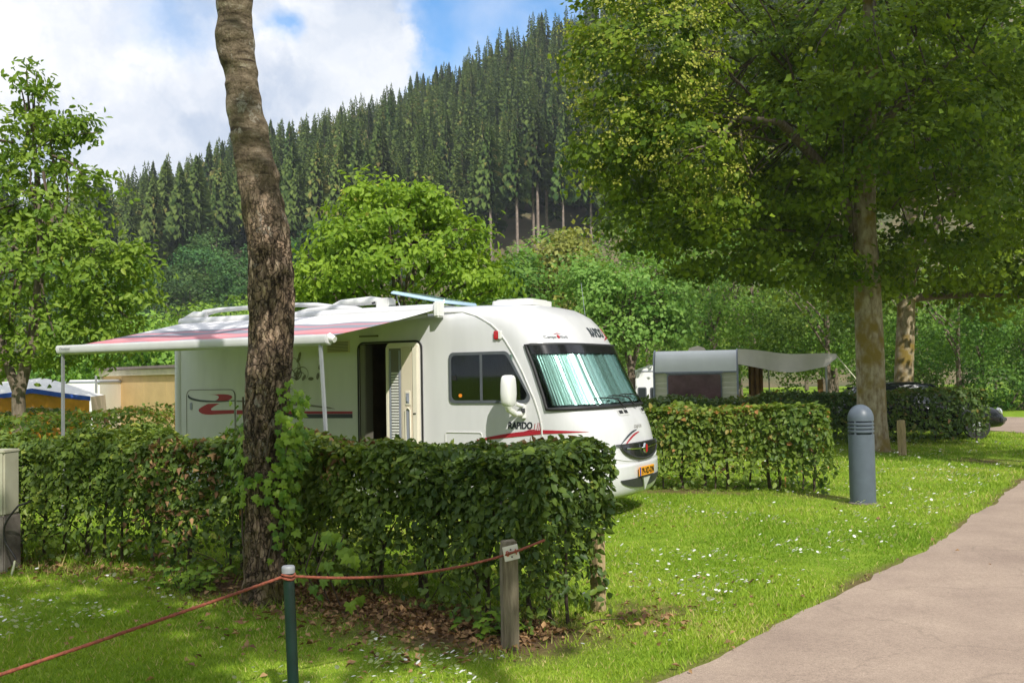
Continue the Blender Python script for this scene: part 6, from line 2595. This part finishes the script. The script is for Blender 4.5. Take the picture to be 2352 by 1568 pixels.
    for x, y in ((W2 * .9, .05), (W2 - .02, 2.85), (W2 * .35, 2.85)):
        mb = MB()
        mb.tube([(x, y, 0), (x, y, 2.2)], .02, 6)
        mb.build('pole', M['grey_alu'], a, smooth=60)
    mb = MB()
    mb.tube([(W2, 0, 2.19), (W2 + .50, -.3, 1.5), (W2 + 1.3, -.8, .1)], .018, 5)
    mb.build('guy_strap', M['stick'], a)
    mb = MB()
    mb.grid(lambda s, t: (.30 + .38 * s + .02 * math.sin(s * 20), .75 + .05 * math.sin(s * 17), .1 + 2.02 * t), 16, 2)
    mb.build('side_curtain', M['brown_canvas'], a, smooth=60, fix=False)
    mb = MB()
    mb.grid(lambda s, t: (W2 * .88 + .16 * s, 2.6, .1 + 1.4 * t), 4, 2)
    mb.build('side_curtain', M['brown_canvas'], a, fix=False)
    # second, whiter caravan behind
    d = 35.5
    xl = P(1460, 870, d).x
    zt = P(1475, 846, d).z
    e = empty('caravan', (xl, d, 0), RAD(-4))
    tag(e, 'white caravan end with small dark windows behind the cream caravan', 'caravan')
    mb = MB()
    prof = [(0, .4), (0, 1.55), (.06, 1.78), (.14, 1.86), (.75, zt + .14), (2.2, zt + .16), (2.2, .4)]
    m = len(prof)
    mb.add([(x, y, z) for y in (0, 4) for x, z in prof], [(i, (i + 1) % m, m + (i + 1) % m, m + i) for i in range(m)] + [tuple(reversed(range(m))), tuple(range(m, 2 * m))])
    mb.build('shell', M['caravan_white'], e, bevel=.02, smooth=35)
    for xa, xb, za, zb in ((.06, .38, .55, 1.27), (.50, .76, .60, 1.26), (.95, 1.6, .6, 1.36)):
        mb = MB()
        mb.prism(rrect(xa, xb, za, zb, .06), lambda p, q: (p, .005, q), lambda p, q: (p, -.03, q))
        f_ = mb.build('window', M['grey_frame'], e, bevel=.008)
        mb = MB()
        mb.prism(rrect(xa + .04, xb - .04, za + .04, zb - .04, .04), lambda p, q: (p, -.028, q), lambda p, q: (p, -.042, q))
        mb.build('pane', M['car_glass'], f_, bevel=.004)
    mb = MB()
    mb.box(.10, 2.2, -.02, .02, zt - .02, zt + .02, Matrix.Translation((0, 0, -.1)))
    mb.build('roof_trim', M['grey_trim'], e)


caravans()


def left_camp():
    # orange trailer tent
    d = 23.0
    xr = P(206, 930, d).x
    t = empty('tent', (xr, d, 0))
    t.rotation_euler = (0, 0, RAD(17))
    tag(t, 'orange tent with a blue band and white roof behind the hedges on the left', 'tent')
    pk, lf = P(83, 892, d), P(0, 907, d)
    rt = P(208, 911, d)
    pts = [(-6.5, 1.35), (-3.6, 1.25), (lf.x - xr, lf.z), ((lf.x + pk.x) / 2 - xr, (lf.z + pk.z) / 2 - .015), (pk.x - xr, pk.z), ((rt.x + pk.x) / 2 - xr, (rt.z + pk.z) / 2 - .01), (0, rt.z)]
    xs = [p[0] for p in pts]
    zs = [p[1] for p in pts]
    top = lambda x: float(np.interp(x, xs, zs))
    bw = .085
    mb = MB()
    mb.grid(lambda a, b: (-6.5 + 6.5 * a, .025 * math.sin(a * 60) + .05 * math.sin(a * 17), (top(-6.5 + 6.5 * a) - bw) * b), 120, 6)
    mb.build('front_wall', M['orange_canvas'], t, smooth=50, fix=False)
    mb = MB()
    mb.grid(lambda a, b: (-6.5 + 6.52 * a, -.03 - .012 * math.sin(a * 44), top(-6.5 + 6.5 * a) - bw * 1.25 * b + .01), 80, 2)
    mb.build('blue_band', M['blue_canvas'], t, smooth=50, fix=False)
    mb = MB()
    mb.grid(lambda a, b: (-6.5 + 6.5 * a, 1.7 * b, top(-6.5 + 6.5 * a) + (.34 - .20 * abs(a - .55)) * (1 - a ** 10) * math.sin(math.pi * .5 * b)), 40, 8)
    mb.grid(lambda a, b: (-6.5 + 6.5 * a, 1.7 + 1.7 * b, top(-6.5 + 6.5 * a) + (.34 - .20 * abs(a - .55)) * (1 - a ** 10) * math.cos(math.pi * .5 * b)), 40, 8)
    mb.build('roof', M['white_canvas'], t, smooth=50, fix=False)
    mb = MB()
    mb.grid(lambda a, b: (.02 + .12 * b, 3.4 * a, rt.z * (1 - b)), 8, 6)
    mb.build('side_wall', M['pink_canvas'], t, smooth=50, fix=False)
    for x in (-1.5, -2.85, -4.3):
        mb = MB()
        mb.tube([(x, -.05, 0), (x, -.05, top(x) - bw)], .018, 5)
        mb.build('seam', M['brown_canvas'], t)
    # white caravan behind the tent
    d = 30.0
    xl, xr2 = P(148, 900, d).x, P(226, 900, d).x
    zt = P(190, 872, d).z
    c = empty('caravan', (xl, d, 0), RAD(3))
    tag(c, 'white caravan wall glimpsed between the orange tent and the tan hut', 'caravan')
    mb = MB()
    mb.box(0, xr2 - xl, 0, 3.5, .3, zt)
    mb.build('shell', M['caravan_white'], c, bevel=.05, smooth=40)
    mb = MB()
    mb.box(-.02, xr2 - xl + .02, -.02, 3.52, zt - .09, zt - .04)
    mb.build('trim', M['grey_trim'], c)
    mb = MB()
    mb.prism(rrect(.18, .5, zt - .75, zt - .35, .05), lambda a, b: (a, -.003, b), lambda a, b: (a, -.02, b))
    mb.build('window', M['purple_glass'], c, bevel=.01)
    p = P(222, 955, 29.0)
    mb = MB()
    mb.tube([(p.x, 29.0, 0), (p.x - .02, 29.0, P(220, 862, 29).z)], .035, 8)
    o = mb.build('pole', M['grey_alu'], None, smooth=60)
    tag(o, 'thin grey pole standing left of the tan hut', 'pole')
    # tan hut
    a = P(236, 900, 33.0)
    b = P(440, 900, 28.5)
    L_ = Vector((b.x - a.x, b.y - a.y, 0))
    ln = L_.length
    h = empty('hut', (a.x, a.y, 0), math.atan2(L_.y, L_.x))
    tag(h, 'tan rendered flat roofed hut behind the motorhome rear', 'hut')
    zt = P(236, 846, 33.0).z
    for k in range(4):
        mb = MB()
        mb.box(k * ln / 4 + .006, (k + 1) * ln / 4 - .006, 0, .2, 0, zt - .26)
        mb.build('wall_panel', M['tan_render'], h)
    mb = MB()
    mb.box(.006, ln, .02, 4, -.02, zt - .27)
    mb.build('core', M['tan_render'], h)
    mb = MB()
    mb.box(-.09, ln + .05, -.10, 4.05, zt - .26, zt - .07)
    mb.build('fascia', M['fascia'], h, bevel=.01)
    mb = MB()
    mb.box(-.16, ln + .1, -.18, 4.1, zt - .068, zt + .02)
    mb.build('roof', M['flat_roof'], h, bevel=.01)
    mb = MB()
    mb.box(-.09, .02, -.05, .10, 0, zt - .27)
    mb.build('corner_board', M['fascia'], h)
    mb = MB()
    q = ln * .72
    mb.box(q - .22, q + .22, 1.5, 1.9, zt + .02, zt + .10)
    mb.box(q - .13, q + .13, 1.58, 1.82, zt + .10, zt + .2)
    mb.build('roof_cowl', M['grey_trim'], h, bevel=.01)


left_camp()


def black_car():
    d = 25.6
    xn = P(2311, 960, d).x - .35
    root = empty('parked_car', (xn - 4.15, d, 0), RAD(-3))
    tag(root, 'black car parked behind the dark hedge with only nose and roof showing', 'car')
    # side profile: x from tail 0 to nose 4.15
    st = [(0, .45, .85, .60), (.15, .32, .98, .76), (.7, .25, 1.0, .84), (1.4, .22, .98, .86), (2.2, .22, .97, .86), (2.9, .22, .96, .86), (3.4, .24, .90, .85), (3.8, .26, .80, .80),
          (4.02, .28, .68, .70), (4.15, .34, .52, .52)]
    mb = MB()
    vs, fs = [], []
    ns = 16
    for x, z0, z1, w in st:
        for k in range(ns):
            a = 2 * math.pi * k / ns + math.pi / ns
            ca, sa = math.cos(a), math.sin(a)
            vs.append((x, w * math.copysign(abs(ca) ** .45, ca), (z0 + z1) / 2 + (z1 - z0) / 2 * math.copysign(abs(sa) ** .55, sa)))
    for i in range(len(st) - 1):
        for k in range(ns):
            fs.append((i * ns + k, i * ns + (k + 1) % ns, (i + 1) * ns + (k + 1) % ns, (i + 1) * ns + k))
    fs += [tuple(range(ns)), tuple(reversed(range((len(st) - 1) * ns, len(st) * ns)))]
    mb.add(vs, fs)
    mb.build('body', M['car_black'], root, smooth=45)
    cab = [(.15, .96, .55, .62), (.55, 1.30, .50, .66), (1.2, 1.40, .52, .70), (2.0, 1.42, .54, .72), (2.35, 1.36, .55, .72), (3.15, .93, .62, .74)]
    mb = MB()
    vs, fs = [], []
    for x, zt, wt, wb in cab:
        vs += [(x, -wb, .9), (x, -wt, zt - .05), (x, -wt * .85, zt), (x, wt * .85, zt), (x, wt, zt - .05), (x, wb, .9)]
    for i in range(len(cab) - 1):
        for k in range(5):
            fs.append((i * 6 + k, i * 6 + k + 1, (i + 1) * 6 + k + 1, (i + 1) * 6 + k))
    mb.add(vs, fs)
    mb.build('glass_house', M['car_glass'], root, smooth=30, fix=True)
    mb = MB()
    vs, fs = [], []
    for x, zt, wt, wb in cab[1:5]:
        vs += [(x, -wt - .01, zt - .07), (x, -wt * .85, zt + .012), (x, 0, zt + .03), (x, wt * .85, zt + .012), (x, wt + .01, zt - .07)]
    for i in range(3):
        for k in range(4):
            fs.append((i * 5 + k, i * 5 + k + 1, (i + 1) * 5 + k + 1, (i + 1) * 5 + k))
    mb.add(vs, fs)
    mb.build('roof', M['car_black'], root, smooth=50, fix=False)
    for sg in (-1, 1):
        mb = MB()
        mb.tube([(2.3, sg * .56, 1.37), (2.8, sg * .64, 1.13), (3.2, sg * .74, .9)], .035, 6)
        mb.build('pillar', M['car_black'], root, smooth=60)
        mb = MB()
        mb.lathe([(.02, -.03), (.09, 0), (.11, .05), (.08, .09), (.02, .10)], 14, (3.93, sg * .60, .66), Matrix.Rotation(RAD(70), 4, 'Y'))
        mb.build('headlight', M['lens'], root, smooth=50)
        mb = MB()
        mb.prism(rrect(2.72, 2.92, .93, 1.05, .04), lambda a, b: (a, sg * .80, b), lambda a, b: (a, sg * .97, b))
        mb.build('mirror', M['car_black'], root, bevel=.02)
        for wx in (.75, 3.35):
            w = empty('wheel', (wx, sg * .74, .31))
            w.parent = root
            RM = Matrix.Rotation(RAD(90), 4, 'X')
            mb = MB()
            mb.lathe([(.2, -.1), (.3, -.1), (.31, 0), (.3, .1), (.2, .1)], 20, M=RM)
            mb.build('tyre', M['tyre'], w, smooth=40)
            mb = MB()
            mb.lathe([(.2, -.09), (.05, -.11), (.05, .11), (.2, .09)], 16, M=RM)
            mb.build('rim', M['alu'], w, smooth=40)
    mb = MB()
    mb.tube([(3.95, -.72, .47), (4.16, -.45, .47), (4.20, 0, .47), (4.16, .45, .47), (3.95, .72, .47)], .06, 8)
    mb.build('bumper', M['dark_plastic'], root, smooth=60)


black_car()


def weeds():
    # nettles at the hedge foot
    for (x, y, n, r_, lab, seed) in ((-2.83, 8.62, 22, .30, 'clump of bright green nettles at the hedge foot left of the trunk', 1),
                                     (-.25, 6.95, 9, .16, 'small leafy seedling in the brown litter beside the number post', 2)):
        r = random.Random(seed)
        root = empty('weed_clump', (x, y, 0))
        tag(root, lab, 'weed')
        for i in range(n):
            mb = MB()
            a = r.uniform(0, 6.28)
            q = r.uniform(0, r_)
            s = Vector((math.cos(a) * q * 1.4, math.sin(a) * q * .6, -.02))
            h = r.uniform(.10, .24)
            e = s + Vector((math.cos(a) * .08, math.sin(a) * .06, h))
            mb.tube([s, s.lerp(e, .5), e], .004, 4)
            mb.build('stem', M['twig'], root, fix=False)
            for k in range(5):
                z = .35 + .65 * k / 4
                p = s.lerp(e, z)
                b = a + k * 1.9 + r.uniform(-.5, .5)
                ax = Vector((math.cos(b), math.sin(b), r.uniform(-.4, .3))).normalized()
                nn = Vector((r.gauss(0, .2), -.4, 1)).normalized()
                nn = (nn - ax * nn.dot(ax)).normalized()
                Mx = Matrix.Translation(p) @ Matrix((ax.cross(nn), ax, nn)).transposed().to_4x4() @ Matrix.Scale(r.uniform(.05, .095), 4)
                link('leaf', random.choice(IVY), root, Mx)


weeds()

# ------------------------------------------------------------------ lawn growth
def grass():
    global rng
    rng = np.random.default_rng(99)
    n = 520000
    d = np.exp(rng.uniform(math.log(3.3), math.log(30.0), n))
    a = rng.uniform(RAD(-32), RAD(32), n)
    p = np.stack([d * np.sin(a), d * np.cos(a)], 1)
    soil = soil_at(p)
    keep = (~in_road(p)) & (rng.random(n) > soil ** .7 * .97)
    p, d = p[keep], d[keep]
    n = len(p)
    w = .0026 + .00036 * d
    h = (.019 + .0011 * d) * rng.uniform(.6, 1.5, n) * (1 + .35 * snoise(p, 2.5, 61))
    edge = seg_dist(p, RL[::6])
    h = np.where(edge < .35, h * rng.uniform(.8, 1.5, n), h)
    hg = np.minimum(seg_dist(p, HEDGE_A), np.minimum(np.linalg.norm(p - np.array((-.05, 6.62)), axis=1), np.linalg.norm(p - np.array((-2.03, 8.06)), axis=1) - .1))
    h = np.where(hg < .28, h * rng.uniform(1.0, 3.0, n), h)
    h = np.maximum(h, .012)
    yaw = rng.uniform(0, 6.283, n)
    s = np.stack([np.cos(yaw), np.sin(yaw), np.zeros(n)], 1)
    lean = rng.normal(size=(n, 2)) * .55 * h[:, None]
    b = np.concatenate([p, np.full((n, 1), -.004)], 1)
    V = np.empty((n, 3, 3))
    V[:, 0] = b - s * w[:, None]
    V[:, 1] = b + s * w[:, None]
    V[:, 2] = b + np.concatenate([lean, h[:, None]], 1)
    F = np.arange(n * 3).reshape(-1, 3)
    var = np.clip(.44 + .30 * snoise(p, .9, 62) + .22 * snoise(p, 4, 63) + rng.normal(size=n) * .22, 0, .96)
    dry = rng.random(n) < .05 + .10 * np.clip(snoise(p, 1.7, 64) - .2, 0, 1)
    var = np.where(dry, 1.0, var)
    o = link('grass', np_mesh('grass', V.reshape(-1, 3), F, M['grass'], {'var': np.repeat(var, 3)}))
    tag(o, 'short mown grass of the pitches and verge', 'grass', kind='stuff')
    # daisies
    n = 16000
    d = np.exp(rng.uniform(math.log(4.2), math.log(26.0), n))
    a = rng.uniform(RAD(-32), RAD(32), n)
    p = np.stack([d * np.sin(a), d * np.cos(a)], 1)
    cl = snoise(p, 1.6, 71) + .7 * snoise(p, 4.5, 72)
    right = p[:, 0] > .9
    thr = np.where(right, .15, .75)
    keep = (~in_road(p)) & (cl + rng.normal(size=n) * .3 > thr) & (soil_at(p) < .3) & (seg_dist(p, RL[::6]) > .25)
    p, d = p[keep], d[keep]
    n = len(p)
    print('daisies', n)
    hx = np.linspace(0, 2 * math.pi, 7)[:-1]
    r = (.011 + .0005 * d) * rng.uniform(.7, 1.2, n)
    V = np.empty((n, 7, 3))
    z = rng.uniform(.035, .075, n) + .0015 * d
    tl = rng.normal(size=(n, 2)) * .35 + np.array([.15, -.35])
    for k in range(6):
        x, y = np.cos(hx[k]) * r, np.sin(hx[k]) * r
        V[:, k] = np.stack([p[:, 0] + x, p[:, 1] + y, z - (x * tl[:, 0] + y * tl[:, 1]) * -1], 1)
    V[:, 6] = np.stack([p[:, 0], p[:, 1], z + r * .2], 1)
    i = np.arange(n)[:, None] * 7
    F = np.concatenate([np.concatenate([i + k, i + (k + 1) % 6, i + 6], 1) for k in range(6)])
    var = np.tile(np.array([.3] * 6 + [.5]), n)
    o = link('daisies', np_mesh('daisies', V.reshape(-1, 3), F, M['daisy'], {'var': var}))
    tag(o, 'white daisies scattered over the lawn', 'flowers', kind='stuff')
    # fallen leaves
    n = 5200
    t = rng.random(n)
    A, B = np.array(HEDGE_A[0]), np.array(HEDGE_A[1])
    u = (B - A) / np.linalg.norm(B - A)
    nn = np.array([u[1], -u[0]])
    nn = nn if nn[1] < 0 else -nn
    off = rng.exponential(.28, n) - .25
    p = A + (B - A) * t[:, None] * .92 + nn * off[:, None] + rng.normal(size=(n, 2)) * .06
    n2 = 1100
    d = np.exp(rng.uniform(math.log(4.2), math.log(14.0), n2))
    a = rng.uniform(RAD(-30), RAD(30), n2)
    q = np.stack([d * np.sin(a), d * np.cos(a)], 1)
    q = q[(snoise(q, 1.4, 81) > .35) | (soil_at(q) > .35)]
    q = q[rng.random(len(q)) < np.where(in_road(q), .30, 1.0)]
    n3 = 900
    q3 = np.array(HEDGE_A[1]) + (np.array(HEDGE_A[2]) - np.array(HEDGE_A[1])) * rng.random(n3)[:, None] + rng.normal(size=(n3, 2)) * .2
    q4 = np.array([.95, 7.25]) + rng.normal(size=(160, 2)) * .28
    p = np.concatenate([p, q, q3, q4])
    n = len(p)
    L = rng.uniform(.028, .07, n)
    z = rng.uniform(.008, .03, n)
    nrm_ = unit(np.array([0, 0, 1.0]) + rng.normal(size=(n, 3)) * .4)
    ax = rnd_axis(nrm_, n, 0)
    V, F = leaf_quads(np.concatenate([p, z[:, None]], 1), ax, nrm_, L, L * .62, fold=.18, droop=.1)
    V[:, 2] = np.maximum(V[:, 2], .006)
    o = link('leaf_litter', np_mesh('leaf_litter', V, F, M['leaf_dead'], {'var': np.repeat(np.clip(rng.random(n) ** 1.4, 0, 1), 4)}))
    tag(o, 'brown fallen leaves under the hedge and on the lawn', 'leaf litter', kind='stuff')


grass()



# ------------------------------------------------------------------ air
def air():
    mb = MB()
    mb.box(-1600, 1600, -700, 2600, -1.0, 142)
    m = bpy.data.materials.new('haze')
    m.use_nodes = True
    t = m.node_tree
    t.nodes.clear()
    out = t.nodes.new('ShaderNodeOutputMaterial')
    v = t.nodes.new('ShaderNodeVolumePrincipled')
    v.inputs['Color'].default_value = (.80, .88, 1.0, 1)
    v.inputs['Density'].default_value = .0003
    t.links.new(v.outputs[0], out.inputs['Volume'])
    o = mb.build('haze', m, None)
    tag(o, 'thin summer haze', 'haze', kind='stuff')


air()
